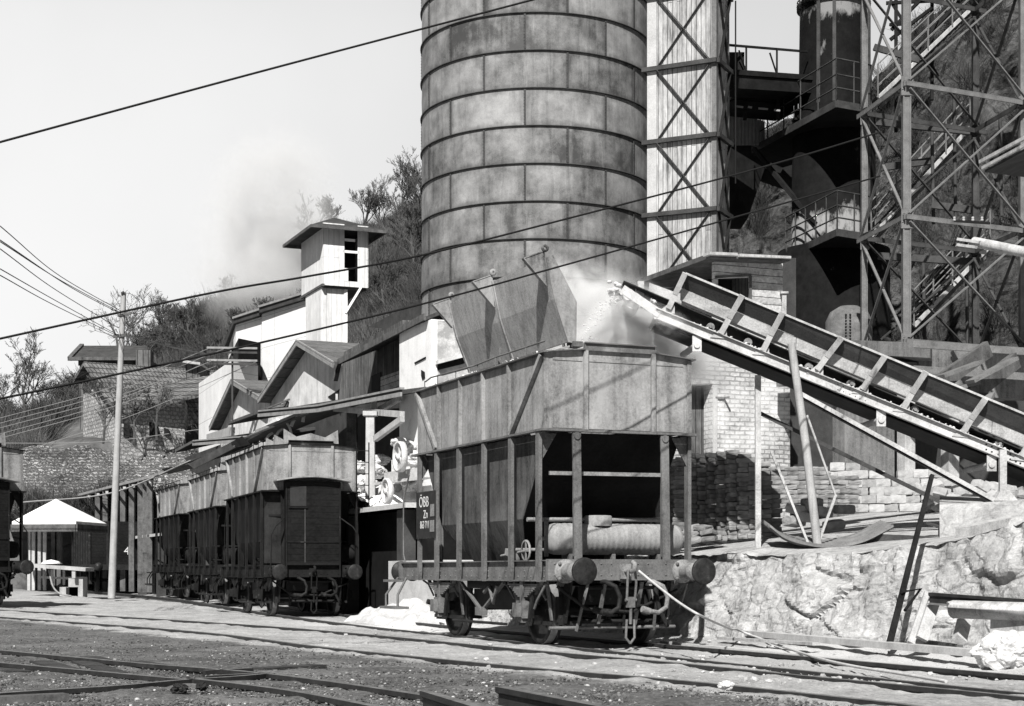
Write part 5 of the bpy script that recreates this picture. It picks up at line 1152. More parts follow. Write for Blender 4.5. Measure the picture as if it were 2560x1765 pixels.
# supports
def leg(p, q, w, mat, name, h=None): m = MB(); m.bar(p, q, w, h or w); return m.build(name, MAT[mat], CV)
zg = lambda p: bank_z(p.x, p.y)
p = Q(1905,930,.4); leg(Vector((p.x,p.y,zg(p)-.15)), p, .085, 'conv', 'steel_leg', .07)
p = Q(2002,985,-.02); q = Q(2490,1256,-.1); leg(p, q, .09, 'conv', 'strut', .06)
m = MB(); m.bar(Q(2002,992,-.03), Q(2490,1263,-.11), .02, .07); m.build('strut_web', MAT['steeld'], CV)
p = Q(1912,1017,.75); q = Q(2392,1254,.7); leg(p, q, .05, 'steelm', 'strut', .06)
p = Q(2504,1125,-.05); leg(Vector((p.x,p.y,P(2504,1250,p.y).z)), p, .10, 'conv', 'short_leg', .08)
p = Q(2504,1246,-.05); m = MB(); m.prism([p+Vector((-.15,-.1,-.04)), p+Vector((.2,-.1,-.04)), p+Vector((.08,-.1,.10)), p+Vector((-.06,-.1,.10))], (0,.2,0)); m.build('foot_plate', MAT['conv'], CV)
PP = thing('timber_prop', 'leaning round pole with thin wire stays propping the conveyor', 'pole', Q(2033,1360,-.25))
a, c = Q(1972,864,-.22), Q(2034,1366,-.32); m = MB(); m.tube([c, c.lerp(a,.5)+Vector((.02,0,0)), a], .066, 12, True, .058); m.build('pole', MAT['pole'], PP)
m = MB(); m.bar(Q(1925,1128,-.1), Q(2012,1366,-.35), .035, .035); m.bar(Q(2086,1238,-.1), Q(2030,1370,-.36), .035, .035); m.tube([Q(2010,1042,-.24), Q(2086,1240,-.1)], .018, 6); m.build('stay', MAT['wood'], PP)
# concrete footing under the conveyor
b = MB(); top = [P(2349,1262,23.3), P(2620,1246,22.6), P(2620,1246,25.4), P(2349,1240,25.6)]
b.add([tuple(v) for v in top]+[tuple(P(2349,1352,22.9)), tuple(P(2640,1330,21.9)), tuple(P(2620,1300,25.4)), tuple(P(2349,1300,25.6))], [(0,1,2,3),(0,4,5,1),(1,5,6,2),(2,6,7,3),(3,7,4,0)])
loose('concrete_footing', 'limed concrete footing under the lower end of the conveyor', 'footing', b, 'bank')

# ------------------------------------------------------------------ stacked blocks and bricks on the plateau
def block_proto(lx, ly, lz, seed, name, mat):
    r = random.Random(seed); n = 3; vs = {}; V_ = []; Fc = []
    def idx(i, j, k):
        key = (i, j, k)
        if key not in vs:
            x, y, z = (i/n-.5), (j/n-.5), (k/n-.5)
            e = sum(1 for q in (i, j, k) if q in (0, n)); s = 1-.035*max(0, e-1)
            vs[key] = len(V_); V_.append(((x*lx+r.uniform(-.006,.006))*s, (y*ly+r.uniform(-.006,.006))*s, (z*lz+r.uniform(-.005,.005))*(s)+lz/2))
        return vs[key]
    for a in range(n):
        for c in range(n):
            Fc += [(idx(a,c,0),idx(a,c+1,0),idx(a+1,c+1,0),idx(a+1,c,0)), (idx(a,c,n),idx(a+1,c,n),idx(a+1,c+1,n),idx(a,c+1,n)), (idx(a,0,c),idx(a+1,0,c),idx(a+1,0,c+1),idx(a,0,c+1)), (idx(a,n,c),idx(a,n,c+1),idx(a+1,n,c+1),idx(a+1,n,c)), (idx(0,a,c),idx(0,a,c+1),idx(0,a+1,c+1),idx(0,a+1,c)), (idx(n,a,c),idx(n,a+1,c),idx(n,a+1,c+1),idx(n,a,c+1))]
    me = bpy.data.meshes.new(name); me.from_pydata(V_, [], Fc); me.materials.append(MAT[mat]); return me
BLK = [block_proto(.29,.24,.15, i, 'stone_block', 'blk') for i in range(5)]; BRK = [block_proto(.235,.26,.078, i+20, 'loose_brick', 'brk') for i in range(5)]
def put(me, name, p, rz, tilt, label, cat, group, sc=1.0):
    o = bpy.data.objects.new(name, me); COL.objects.link(o); o.location = p; o.rotation_euler = (random.uniform(-tilt,tilt), random.uniform(-tilt,tilt), rz); o.scale = (sc*random.uniform(.93,1.05), 1, random.uniform(.92,1.05))
    return tag(o, label, cat, group)
random.seed(11)
lbB = 'pale weathered stone block in the stepped stack under the conveyor'; lbK = 'old dark brick in the tall curved stack behind the front wagon'
def rowY(px): return 29.4-(px-2076)*.0012
for i in range(8):
    rows_ = 6 if i < 2 else 5
    for r in range(rows_):
        if random.random() < .07 and r > 2: continue
        px = 2078+i*37+(r % 2)*17+random.uniform(-4,4); Y = rowY(px)+r*.02+random.uniform(-.04,.04); base = P(px, 1268-(i*.5), Y)
        put(random.choice(BLK), 'stone_block', (base.x, base.y, base.z-.10+r*.152), rad(random.uniform(-16,0)), .04, lbB, 'block', 'stacked stone blocks')
lbC = 'thin pale block in the low stack by the leaning pole'
for i in range(9):
    for r in range(9 if i < 6 else 7):
        px = 1925+i*25+(r % 2)*6; Y = 28.4+.02*r; base = P(px, 1240, Y)
        put(random.choice(BRK), 'stone_block', (base.x, base.y, base.z-.22+r*.083), rad(random.uniform(-10,14)), .05, lbC, 'block', 'thin blocks by the pole', 1.08)
lbD = 'tumbled grey block in the loose heap right of the stepped stack'
for i in range(38):
    px = random.uniform(2300, 2560); h = random.random(); Y = 28.5+random.uniform(-.6,.8); base = P(px, 1262-h*66*(1-abs(px-2400)/360), Y)
    put(random.choice(BLK), 'stone_block', (base.x, base.y, base.z-.1), rad(random.uniform(0,180)), .5, lbD, 'block', 'tumbled blocks')
lbE = 'big dark block lying before the stacks in the conveyor shadow'
for px, py in ((1990,1262),(2012,1282),(2052,1268),(2085,1300),(1985,1292),(2110,1262),(2030,1245)):
    base = P(px,py,26.3); put(random.choice(BLK), 'stone_block', (base.x, base.y, base.z-.15), rad(random.uniform(0,60)), .25, lbE, 'block', 'blocks in the conveyor shadow', 1.1)
for i in range(12):
    px0 = 1655+i*25; Y = 27.4+.9*math.sin(i*.55)*.4+(.9 if i < 2 else 0)
    top = 1108+ (26-i*9 if i < 3 else 0) + max(0, i-8)*14; bot = 1338-abs(i-4)*2
    nr = int((bot-top)/F*Y/.080)
    for r in range(nr):
        lean = (-.28+.0)*max(0, (1-r/nr))**1.6 if i < 3 else 0
        base = P(px0, bot, Y); put(random.choice(BRK), 'loose_brick', (base.x+lean*.5*(3-i)/3*1.4+(r % 2)*.02+random.uniform(-.015,.015), base.y+random.uniform(-.03,.03)-.12*(1-r/nr), base.z-.12+r*.080), rad(random.uniform(-8,8)+(-14 if i < 3 else 6)), .035, lbK, 'brick', 'bricks in the curved stack')
lbF = 'spilled brick at the foot of the curved brick stack'
for i in range(34):
    px = random.uniform(1690, 1800); h = random.random(); Y = 26.2+random.uniform(-.5,.6); base = P(px, 1340-h*45*(1-abs(px-1745)/70), Y)
    put(random.choice(BRK), 'loose_brick', (base.x, base.y, base.z-.12), rad(random.uniform(-40,40)), .25, lbF, 'brick', 'spilled bricks')
random.seed(5)
# curved corrugated sheet
vs = []; n1, n2 = 60, 130
arc = smooth_line([P(1925,1318,24.2), P(1962,1346,23.9), P(2010,1362,23.6), P(2075,1370,23.4), P(2155,1357,23.4), P(2234,1318,23.6)], 12)
for q in arc:
    for j in range(n2): f = j/(n2-1); vs.append((q.x+.1*f, q.y+1.3*f, q.z+.12*f+.035*math.sin(f*1.3*2*math.pi/.19)))
m = MB(); na = len(arc); m.add(vs, [(i*n2+j,i*n2+j+1,(i+1)*n2+j+1,(i+1)*n2+j) for i in range(na-1) for j in range(n2-1)])
o = loose('corrugated_sheet', 'bent corrugated iron sheet lying like a trough below the conveyor', 'iron sheet', m, M('corrugated_iron', .13, .3, 3, .25, 40, .7, .2, 40)); md = o.modifiers.new('t', 'SOLIDIFY'); md.thickness = .006
m = MB(); m.bar(P(2190,1345,23.6), P(2360,1352,23.3), .03, .12); m.bar(P(2320,1308,23.6), P(2352,1318,23.4), .1, .03); loose('steel_scrap', 'dark flat steel scrap lying before the concrete footing', 'scrap', m, 'steelm')
m = MB(); m.bar(P(2405,1330,21.8), P(2520,1306,22.6), .2, .14); loose('timber_baulk', 'short dark timber baulk half buried on top of the bank', 'timber', m, 'wood')

# ------------------------------------------------------------------ things leaning on and lying before the bank
m = MB(); m.bar(P(2224,1608,19.3), P(2330,1188,20.6), .075, .05, up=(0,-1,0), tw=.05); loose('iron_bar', 'long dark iron bar leaning against the limestone bank', 'iron bar', m, 'steeld')
m = MB(); m.tube([P(2254,1480,19.6), P(2302,1472,19.9), P(2262,1526,19.5)], .02, 6); loose('iron_hook', 'bent iron strap hanging on the leaning bar', 'iron strap', m, 'steeld')
m = MB(); rail_mb([P(2326,1481,18.9), P(2640,1503,17.2)], m, .14, .07); loose('rail_length', 'rail laid across the bank as a shelf at the lower right', 'rail', m, 'rail')
m = MB(); m.tube([P(2376,1526,18.4), P(2384,1523,18.4), P(2640,1532,17.2)], .105, 18); loose('log', 'stout pale log lying under the rail at the lower right', 'log', m, 'wood')
m = MB(); m.bar(P(2484,1557,18.0), P(2640,1570,17.2), .10, .15); loose('squared_timber', 'squared grey timber with bolt holes under the log', 'timber', m, 'wood')
m = MB(); m.bar(P(2320,1482,19.1), P(2277,1608,18.8), .09, .05, up=(0,-1,0)); loose('board', 'narrow pale board leaning beside the dark bar', 'board', m, 'woodl')
m = MB(); m.bar(P(2338,1494,19.0), P(2304,1598,18.7), .14, .05, up=(0,-1,0)); loose('board', 'wider pale board leaning beneath the end of the shelf rail', 'board', m, 'woodl')
m = MB(); m.bar(P(2414,1540,18.9), P(2398,1602,18.4), .14, .10, up=(0,-1,0)); loose('post_stub', 'short post stub holding up the log', 'post', m, 'wood')
def on_g(px, py): 
    z = .05
    for _ in range(6): p = Gz(px, py, z); z = gz(p.x, p.y)+.045
    return p
for (a, c, w_, h_, lab, mt) in (((1735,1552),(2150,1600),.11,.05,'thin plank lying along the foot of the bank','wood'), ((1745,1570),(2470,1632),.16,.08,'longest pale timber lying on the ground before the bank','woodl'), ((1660,1602),(2560,1690),.13,.05,'half buried timber edging running to the right edge','conclt'),
        ((2280,1600),(2400,1618),.08,.08,'dark batten before the leaning boards','woodd'), ((1800,1590),(2040,1604),.1,.04,'short plank lying between the longer timbers','wood')):
    m = MB(); p, q = on_g(*a), on_g(*c); m.bar(p+ZV*(h_*.4-.045), q+ZV*(h_*.4-.045), w_, h_); loose('plank', lab, 'plank', m, mt)
def boulder(c, r, sc, seed, name, label, mat='stone', cat='boulder'):
    import bmesh
    bm = bmesh.new(); bmesh.ops.create_icosphere(bm, subdivisions=5, radius=1)
    for v in bm.verts:
        d = v.co.normalized(); cell = mnoise.voronoi(d*1.5+Vector((seed,)*3))[0]
        k = 1+.30*mnoise.fractal(d*1.3+Vector((seed,)*3),1,2,4)+.35*min(.5,cell[1]-cell[0])-.1+.05*mnoise.noise(d*9)
        v.co = Vector((d.x*sc[0], d.y*sc[1], d.z*sc[2]))*k*r
    me = bpy.data.meshes.new(name); bm.to_mesh(me); bm.free(); me.materials.append(MAT[mat]); o = bpy.data.objects.new(name, me); COL.objects.link(o); o.location = c
    return tag(o, label, cat)
boulder(P(2525,1632,17.2)+ZV*.0, .31, (1.2,.9,.8), 3, 'boulder', 'large white limestone boulder at the lower right corner')
boulder(Gz(1815,1714,.15), .05, (1.2,1,.7), 8, 'stone', 'small pale stone beside the near rail', 'stone', 'stone')
boulder(Gz(448,1722,.16), .05, (1.2,1,.8), 12, 'coal_lump', 'left black coal lump below the rail crossing', 'dark', 'coal lump'); boulder(Gz(504,1716,.16), .04, (1.1,1,.8), 15, 'coal_lump', 'right black coal lump below the rail crossing', 'dark', 'coal lump')
# hose from the wagon coupling along the ground
pts = [P(1598,1428,20.4), P(1640,1462,20.0), P(1700,1508,19.3), P(1760,1543,18.9), on_g(1850,1582), on_g(1940,1616), on_g(2040,1650), on_g(2130,1672), on_g(2240,1690), on_g(2365,1712)]
m = MB(); m.tube([p+ZV*(.03 if i > 30 else 0) for i, p in enumerate(smooth_line(pts, 8))], .016, 7); loose('hose', 'pale hose trailing from the wagon coupling across the tracks', 'hose', m, 'rope')
random.seed(21)
for i, (px, py, r) in enumerate(LUMPS):
    boulder(Pt(px, py, 2.9+.5*random.random()), r, (random.uniform(1,1.35), random.uniform(.8,1), random.uniform(.6,.85)), 40+i, 'lime_lump', 'rounded white lump in the lime pile on the loading dock', 'lumps', 'lime lump')['group'] = 'lumps on the dock'
m = MB()
for i in range(150):                     # stones slipping off the belt head and lying along the beam
    if i < 90:
        f = random.random()**.7; q = P(1548-95*f+random.uniform(-16,16)*(.3+f), 745+125*f*f+random.uniform(-10,14), 24.65+random.uniform(-.2,.3)); r = random.uniform(.006,.022)
    else:
        x = random.uniform(1660, 2560); q = Q(x, beamY(x)-16, random.uniform(-.05,.06)); r = random.uniform(.008,.03)
    m.lathe([(0,-r*.6),(r*.8,-r*.4),(r,0),(r*.6,r*.5),(0,r*.7)], q, (random.uniform(-.4,.4), random.uniform(-.4,.4), 1), 6, smooth=False)
tag(loose('spilled_lime', None, None, m, 'limed'), kind='stuff')
pts = [on_g(960,1540), on_g(1010,1528), on_g(1055,1545), on_g(1110,1560)]
m = MB(); m.tube(smooth_line(pts, 8), .018, 6); m.tube(smooth_line([on_g(930,1548), on_g(985,1537), on_g(1040,1556), on_g(1100,1553)], 8), .018, 6); loose('rope', 'dark rope lying in the lime left of the front wagon', 'rope', m, 'woodd')
# ------------------------------------------------------------------ gabled workshops facing the track
def gabled(label, apex, l, r, zb, wallmat, t=6.0, depth=9.0, over=.45):
    T = thing('gabled_workshop', label, 'workshop', Pt(apex[0], 1300, t))
    A_, L_, R_ = Pt(*apex, t), Pt(*l, t), Pt(*r, t)
    b = MB(); b.prism([Vector((L_.x,L_.y,zb)), L_-ZV*.05, A_-ZV*.05, R_-ZV*.05, Vector((R_.x,R_.y,zb))], VV3*depth); b.build('wall', wallmat, T)
    b = MB(); o = VV3*-over; le = (L_-A_)*.06; re = (R_-A_)*.06
    for E, e in ((L_, le), (R_, re)): b.prism([A_+o, E+e+o, E+e+o+ZV*.16, A_+o+ZV*.16], VV3*(depth+over)); 
    rf = b.build('roof', MAT['roofg'], T)
    for E, e in ((L_, le), (R_, re)):
        b = MB(); b.bar(A_+o*1.04+ZV*.14, E+e+o*1.04+ZV*.14, .06, .05); b.bar(A_+o*1.03+ZV*.02, E+e+o*1.03+ZV*.02, .05, .14); b.build('bargeboard', MAT['fasc'], rf)
    return T, (A_, L_, R_)
# pixel corners are those of the wall behind the overhang
gw1, g1 = gabled('larger gabled workshop with a plain grey gable wall in half shade', (773,862), (679,1000), (861,914), 6.8, MAT['plast'], 6.0)
gw2, g2 = gabled('smaller gabled workshop left of the big gable', (605,958), (552,1070), (675,1000), 2.4, MAT['plast'], 6.2)
b = MB(); q = [Pt(x,y,5.99) for x,y in ((820,992),(854,970),(854,1000),(835,1003))]; b.prism(q, VV3*-.015); b.build('window', MAT['steeld'], gw1)
b = MB(); b.bar(Pt(843,985,5.97), Pt(843,1002,5.97), .1); b.build('glazing_bar', MAT['woodl'], gw1)
b = MB(); b.prism([Pt(x,y,5.4) for x,y in ((516,1086),(572,1068),(582,1068),(582,1094),(516,1104))], VV3*.1); loose('corrugated_screen', 'corrugated screen below the smaller gable', 'screen', b, MAT['corr'])

# ------------------------------------------------------------------ pale concrete works building and low block
CB = thing('concrete_works', 'tall pale panel building with a thin roof slab behind the gables', 'building', P(670,1100,76))
def vprism(mb, pts, z0):           # pts: top outline (world); walls straight down
    n = len(pts); mb.add(pts+[Vector((p.x,p.y,z0)) for p in pts], [tuple(range(n)), tuple(range(n,2*n))[::-1]]+[(i,(i+1)%n,n+(i+1)%n,n+i) for i in range(n)]); return mb
zt_ = P(655,785,77).z
def fl(px, Y, z): p = P(px, 0, Y); return Vector((p.x, p.y, z))
b = vprism(MB(), [fl(655,77,zt_), fl(800,72,zt_), fl(830,84,zt_), fl(640,90,zt_)], 1); b.build('wall', MAT['panel'], CB)
zt2 = P(590,812,80).z
b = vprism(MB(), [fl(590,80,zt2), fl(654,77.5,zt2), fl(650,88,zt2), fl(571,88,zt2)], 1); b.build('stair_wing', MAT['panel'], CB)
b = vprism(MB(), [fl(648,76.6,zt_+.25), fl(800,71.6,zt_+.25), fl(830,86,zt_+.25), fl(640,92,zt_+.25)], zt_); b.build('roof', MAT['roofd'], CB)
b = vprism(MB(), [fl(584,79.6,zt2+.25), fl(650,77.0,zt2+.25), fl(650,90,zt2+.25), fl(556,90,zt2+.25)], zt2); b.build('roof', MAT['roofd'], CB)
b = MB(); b.bar(fl(648,76.6,zt_+.28), fl(785,72.1,zt_+.28), .15, .10); b.bar(fl(584,79.6,zt2+.28), fl(650,77,zt2+.28), .15, .10); b.build('roof_edge', MAT['fasc'], CB)
LB = thing('low_concrete_block', 'lower pale concrete block with a dark rim beside the tall panel building', 'building', P(560,1100,70))
z3 = P(583,905,71).z
b = vprism(MB(), [fl(583,70,z3), fl(645,71.5,z3), fl(640,82,z3), fl(497,79,z3)], 1); b.build('wall', MAT['panel'], LB)
b = vprism(MB(), [fl(596,69.6,z3+.85), fl(652,71,z3+.85), fl(648,83,z3+.85), fl(560,80,z3+.85)], z3); b.build('roof_rim', MAT['steeld'], LB)
# pole with two double cross arms in front of it
CP = thing('crossarm_pole', 'iron pole with two long double crossarms before the concrete block', 'utility pole', P(581,1100,64))
b = MB(); b.bar(P(581,1100,64), P(581,845,64), .07); b.build('pole', MAT['steelm'], CP)
for y in (869, 880, 900, 909): b = MB(); b.bar(P(518,y,64.2), P(644,y+2,63.6), .08, .08); b.build('crossarm', MAT['fasc'] if y in (869,900) else MAT['steelm'], CP)

# ------------------------------------------------------------------ white look-out tower with pavilion roof
TW = thing('hoist_tower', 'slim white hoist tower with an overhanging cabin and pyramid roof', 'tower', P(810,900,65))
c = P(808,712,65); zb = c.z; zt = P(808,556,65).z; a1 = c+UV3*3.35; a2 = c+VV3*1.92
op0, op1 = .9, 1.47       # opening along front
def fz(px, py): return Ps(px, py, ST(c)[0])
b = MB(); b.prism([Vector((a1.x,a1.y,zb)), Vector((a1.x,a1.y,zt)), Vector((c.x,c.y,zt)), Vector((c.x,c.y,zb))], VV3*.06)
def fr(v0, v1, z0, z1, name=None): m = MB(); m.prism([c+VV3*v0+ZV*(z0-zb), c+VV3*v1+ZV*(z0-zb), c+VV3*v1+ZV*(z1-zb), c+VV3*v0+ZV*(z1-zb)], UV3*.06); return m
b2 = fr(.06, op0, zb, zt); b.add(b2.v, b2.f); b2 = fr(op1, 1.92, zb, zt); b.add(b2.v, b2.f); b2 = fr(op0, op1, zb, zb+.22); b.add(b2.v, b2.f)
b.prism([a2+ZV*0, a2+UV3*3.35, a2+UV3*3.35+ZV*(zt-zb), a2+ZV*(zt-zb)], VV3*-.06); b.prism([a1, a1+VV3*1.86, a1+VV3*1.86+ZV*(zt-zb), a1+ZV*(zt-zb)], UV3*-.06)
b.build('cabin_wall', MAT['towerw'], TW)
b = MB(); b.prism([c+VV3*.07+UV3*.07, c+VV3*1.85+UV3*.07, c+VV3*1.85+UV3*3.2, c+VV3*.07+UV3*3.2], (0,0,-.08)); b.prism([c+VV3*.1+UV3*1.6, c+VV3*1.85+UV3*1.6, c+VV3*1.85+UV3*1.6+ZV*2.7, c+VV3*.1+UV3*1.6+ZV*2.7], UV3*.06); b.build('cabin_floor', MAT['boardd'], TW)
b = MB(); b2 = fr(op0-.05, op1-.12, zb+1.86, zb+1.96); b.add(b2.v, b2.f); b2 = fr(op0-.05, op1+.03, zb+1.38, zb+1.48); b.add(b2.v, b2.f); b2 = fr(op0, op0+.16, zb+.2, zb+.75); b.add(b2.v, b2.f); b.build('opening_rail', MAT['concb'], TW)
ez = P(800,556,64).z; ov = .62; of = .45
e = [c+VV3*-ov+UV3*-of, c+VV3*(1.92+ov)+UV3*-of, c+VV3*(1.92+ov)+UV3*(3.35+ov), c+VV3*-ov+UV3*(3.35+ov)]; e = [Vector((p.x,p.y,ez)) for p in e]; ap = c+VV3*.96+UV3*1.7; ap = Vector((ap.x,ap.y,ez+.85))
b = MB(); b.add(e+[ap], [(0,1,4),(1,2,4),(2,3,4),(3,0,4),(3,2,1,0)]); rfb = b.build('roof', MAT['roofd'], TW)
b = MB()
for i in range(4): b.bar(e[i]-ZV*.05, e[(i+1)%4]-ZV*.05, .06, .12)
b.build('eave_board', MAT['woodd'], rfb)
s1 = c+UV3*.25; b = MB(); zl = 6
b.prism([s1, s1+VV3*1.02, s1+VV3*1.02+UV3*2.4, s1+UV3*2.4], (0,0,zl-zb)); b.build('shaft', MAT['towerw'], TW)
b = MB(); p = s1+VV3*1.02; b.bar(p-UV3*.03-ZV*.0, Vector((p.x,p.y,zl))-UV3*.03, .14, .05); q = c+VV3*1.6-UV3*.02; b.bar(q, s1+VV3*1.0-ZV*1.05-UV3*.06, .09); b.build('brace', MAT['concb'], TW)
b = MB(); b.bar(c+UV3*-.02, a1-ZV*.0, .1, .10); b.build('sill_beam', MAT['woodd'], TW)

# ------------------------------------------------------------------ stone house, its wing and the chalet
SH = thing('stone_house', 'old rubble stone house with mossy tiled roof and arched windows on the slope', 'house', P(300,1110,86))
h = [P(211,949,86), P(232,916,88.2), P(289,1003,84)]
ap = P(232,915,85); le = P(208,955,87.5); re = P(290,1003,82.6); dp = Vector((11, 6.5, 0))
b = MB(); b.prism([Vector((le.x,le.y,3)), le, ap, re, Vector((re.x,re.y,3))], dp); b.build('wall', MAT['rubblew'], SH)
b = MB(); 
for E in (le, re): k = (E-ap)*.12; o = dp.normalized()*-.5; b.prism([ap+o, E+k+o, E+k+o+ZV*.2, ap+o+ZV*.2], dp+dp.normalized()*.5)
b.build('roof', MAT['rooft'], SH)
b = MB(); p = P(362,905,88); b.box(p.x-.4,p.x+.4,p.y-.4,p.y+.4,p.z-1.4,p.z+.6); b.build('chimney', MAT['plankd'], SH)
WG = thing('stone_wing', 'low stone wing with a lean-to roof in front of the old stone house', 'house', P(380,1100,80))
w0, w1 = P(300,1044,79.5), P(462,1000,82)
b = MB(); b.prism([Vector((w0.x,w0.y,3)), w0, w1, Vector((w1.x,w1.y,3))], Vector((-.5,3.5,0))); b.build('wall', MAT['rubblew'], WG)
b = MB(); b.prism([w0+Vector((-.3,-.5,0)), w1+Vector((.9,-.5,.1)), w1+Vector((1.2,4,1.75)), w0+Vector((-.3,4,1.7))], (0,0,.15)); b.build('roof', MAT['rooft'], WG)
for px, hh, ww in ((312,34,.42),(375,36,.5),(412,20,.3)):
    b = MB(); k = (px-300)/162; base = w0.lerp(w1,k); y = 79.6+2.5*k-.03; q = []
    cx = P(px,0,y).x; z0 = P(px,1094-k*6,y).z; rr = ww; top = hh/F*y-rr
    pts = [Vector((cx-rr,y,z0)), Vector((cx+rr,y,z0)), Vector((cx+rr,y+.03,z0+top))]+[Vector((cx+rr*math.cos(t), y, z0+top+rr*math.sin(t))) for t in (.5,1,1.57,2.1,2.6)]+[Vector((cx-rr,y,z0+top))]
    b.prism(pts, (0,-.12,0)); b.build('arched_window', MAT['steeld'], WG)
CH = thing('chalet', 'dark chalet with a broad hipped roof high on the slope behind the stone house', 'house', P(270,930,100))
b = MB(); e0, e1 = P(174,897,98), P(372,897,98); r0, r1 = P(205,864,102), P(368,864,102); b.add([e0,e1,r1,r0,P(180,890,107),P(372,890,107)], [(0,1,2,3),(3,2,5,4),(0,3,4),(1,5,2),(0,4,5,1)]); b.build('roof', MAT['roofd'], CH)
b = MB(); p, q = P(199,897,99), P(370,897,99); b.prism([p,q,Vector((q.x,q.y,9)),Vector((p.x,p.y,9))], (0,6,0)); b.build('wall', MAT['plankd'], CH)
b = MB(); b.bar(e0, e1, .3, .2); b.bar(e0, r0, .25, .25); b.bar(P(196,908,98.5),P(330,908,98.5),.1,.3); b.build('eave_board', MAT['woodd'], CH)
SR_ = thing('ruined_shed', 'small dark shed roof between stone house and concrete block', 'shed', P(480,930,88))
b = MB(); b.prism([P(462,908,86), P(500,905,86), P(500,1000,86), P(470,1000,86)], (0,3,0)); b.build('wall', MAT['plankd'], SR_)
b = MB(); b.prism([P(456,906,85.5), P(500,912,85.5), P(500,906,85.5), P(460,900,85.5)], (0,4,0)); b.build('roof', MAT['woodl'], SR_)

# ------------------------------------------------------------------ shelter with a white pyramid roof, blocks
SL = thing('shelter', 'open shelter with a low white pyramid roof and slim posts', 'shelter', Gz(140,1420,.2)); SL.location
Ys = 58.0
apx = P(140,1247,Ys); corners = [P(30,1304,Ys-1.2), P(190,1309,Ys-1.6), P(266,1306,Ys+1.0), P(90,1300,Ys+2.2)]
zz_ = corners[0].z; corners = [Vector((p.x,p.y,zz_)) for p in corners]
b = MB(); b.add(corners+[apx], [(0,1,4),(1,2,4),(2,3,4),(3,0,4)]); b.add([p-ZV*.16 for p in corners]+corners, [(0,3,2,1),(0,1,5,4),(1,2,6,5),(2,3,7,6),(3,0,4,7)]); b.build('roof', MAT['lime'], SL)
b = MB()
for i in range(4): b.bar(corners[i]-ZV*.2, corners[(i+1)%4]-ZV*.2, .1, .2)
for i in range(2): b.bar(corners[i]-ZV*.3+VV3*0, corners[i+1]-ZV*.3, .1, .12)
b.build('eave_beam', MAT['woodd'], SL)
for px in (73, 84, 99, 112): b = MB(); p = P(px,1322,Ys-.6); b.bar(Vector((p.x,p.y,.35)), p, .11); b.build('post', MAT['woodl'], SL)
for px in (137, 147): b = MB(); p = P(px,1322,Ys); b.bar(Vector((p.x,p.y,.3)), p, .20, .25); b.build('post', MAT['woodd'], SL)
b = MB(); p, q = P(60,1412,Ys-1.5), P(225,1424,Ys-1.5); b.bar(p, q, 1.2, .12); b.bar(P(185,1425,Ys-2), P(185,1445,Ys-2), .12); 
for px in (110,130,160): b.bar(P(px,1424,Ys-1.4), P(px,1462,Ys-1.4), .08)
b.bar(P(100,1443,Ys-1.4), P(180,1446,Ys-1.4), .06, .08); b.build('bench', MAT['conc'], SL)
b = MB(); p = P(128,1410,Ys-1.2); b.lathe([(0,0),(.4,0),(.25,.1),(0,.16)], p, (0,0,1), 12); loose('lime_lump', 'white heap lying on the shelter bench', 'lime heap', b, 'lime')
for (px, py, w_, h_, lab) in ((182,1486,.38,.36,'square concrete block with a dark hole beside the pole foot'), (198,1480,.30,.72,'tall concrete slab leaning behind the square block')):
    p = Gz(px, py, .12); p = P(px, py, 56.5); b = MB(); b.box(p.x-w_, p.x+w_*.7, p.y-.3, p.y+.3, .0, .12+h_); o = loose('concrete_block', lab, 'block', b, 'conc')
b = MB(); p = P(0,0,56); b.add([P(165,1468,56.15),P(173,1469,56.15),P(173,1485,56.15),P(165,1486,56.15)], [(0,1,2,3)]); b.build('hole', MAT['dark'], bpy.data.objects['concrete_block'])
b = MB(); b.tube(smooth_line([P(122,1425,56.3), P(132,1465,56), P(150,1484,55.5), P(178,1490,55)], 8), .03, 6); loose('hose', 'loose hose curling down from the shelter bench', 'hose', b, 'fasc')

# ------------------------------------------------------------------ wooden pole and wires
PL = thing('wooden_pole', 'tall pale wooden pole leaning a little right, with one small crossarm', 'utility pole', Gz(280,1490,.12))
Yp = 56.0
b = MB(); b.tube([P(279,1496,Yp), P(293,1110,Yp), P(309,731,Yp)], .135, 14, True, .092); b.build('pole', MAT['pole'], PL)
b = MB(); b.bar(P(283,842,Yp-.1), P(326,836,Yp-.1), .08, .1); b.bar(P(294,789,Yp-.1), P(330,782,Yp-.1), .06, .08); b.build_each('crossarm', MAT['woodd'], PL)
b = MB(); b.bar(P(303,734,Yp-.12), P(310,729,Yp-.12), .06, .06); b.build('cap', MAT['steelm'], PL)
def wire(label, pts, r, mat, group=None, sag=True):
    b = MB(); b.tube(smooth_line(pts, 10), r, 5); return loose('wire', label, 'wire', b, mat, None, group)
wire('uppermost thick black cable crossing the silo top', [P(-120,388,15), P(640,182,16.2), P(1330,0,17.5), P(1560,-62,18)], .0115, 'wire')
wire('middle thick black cable passing over the white hoist tower', [P(-120,873,15), P(500,738,16), P(763,692,16.6), P(1058,637,17.5), P(1440,541,18.5), P(1814,443,19.7), P(2010,388,20.4), P(2200,330,21)], .0115, 'wire')
wire('lowest thick black cable passing over the open hatch lids', [P(-120,1022,15), P(300,934,16), P(620,864,16.8), P(1056,760,18), P(1382,671,19.2), P(1802,553,20.5), P(2010,494,21.2), P(2200,440,22)], .0115, 'wire')
g = 'thin wires sagging to the wooden pole'; lab = 'one of the thin dark wires sagging from the left edge to the wooden pole'
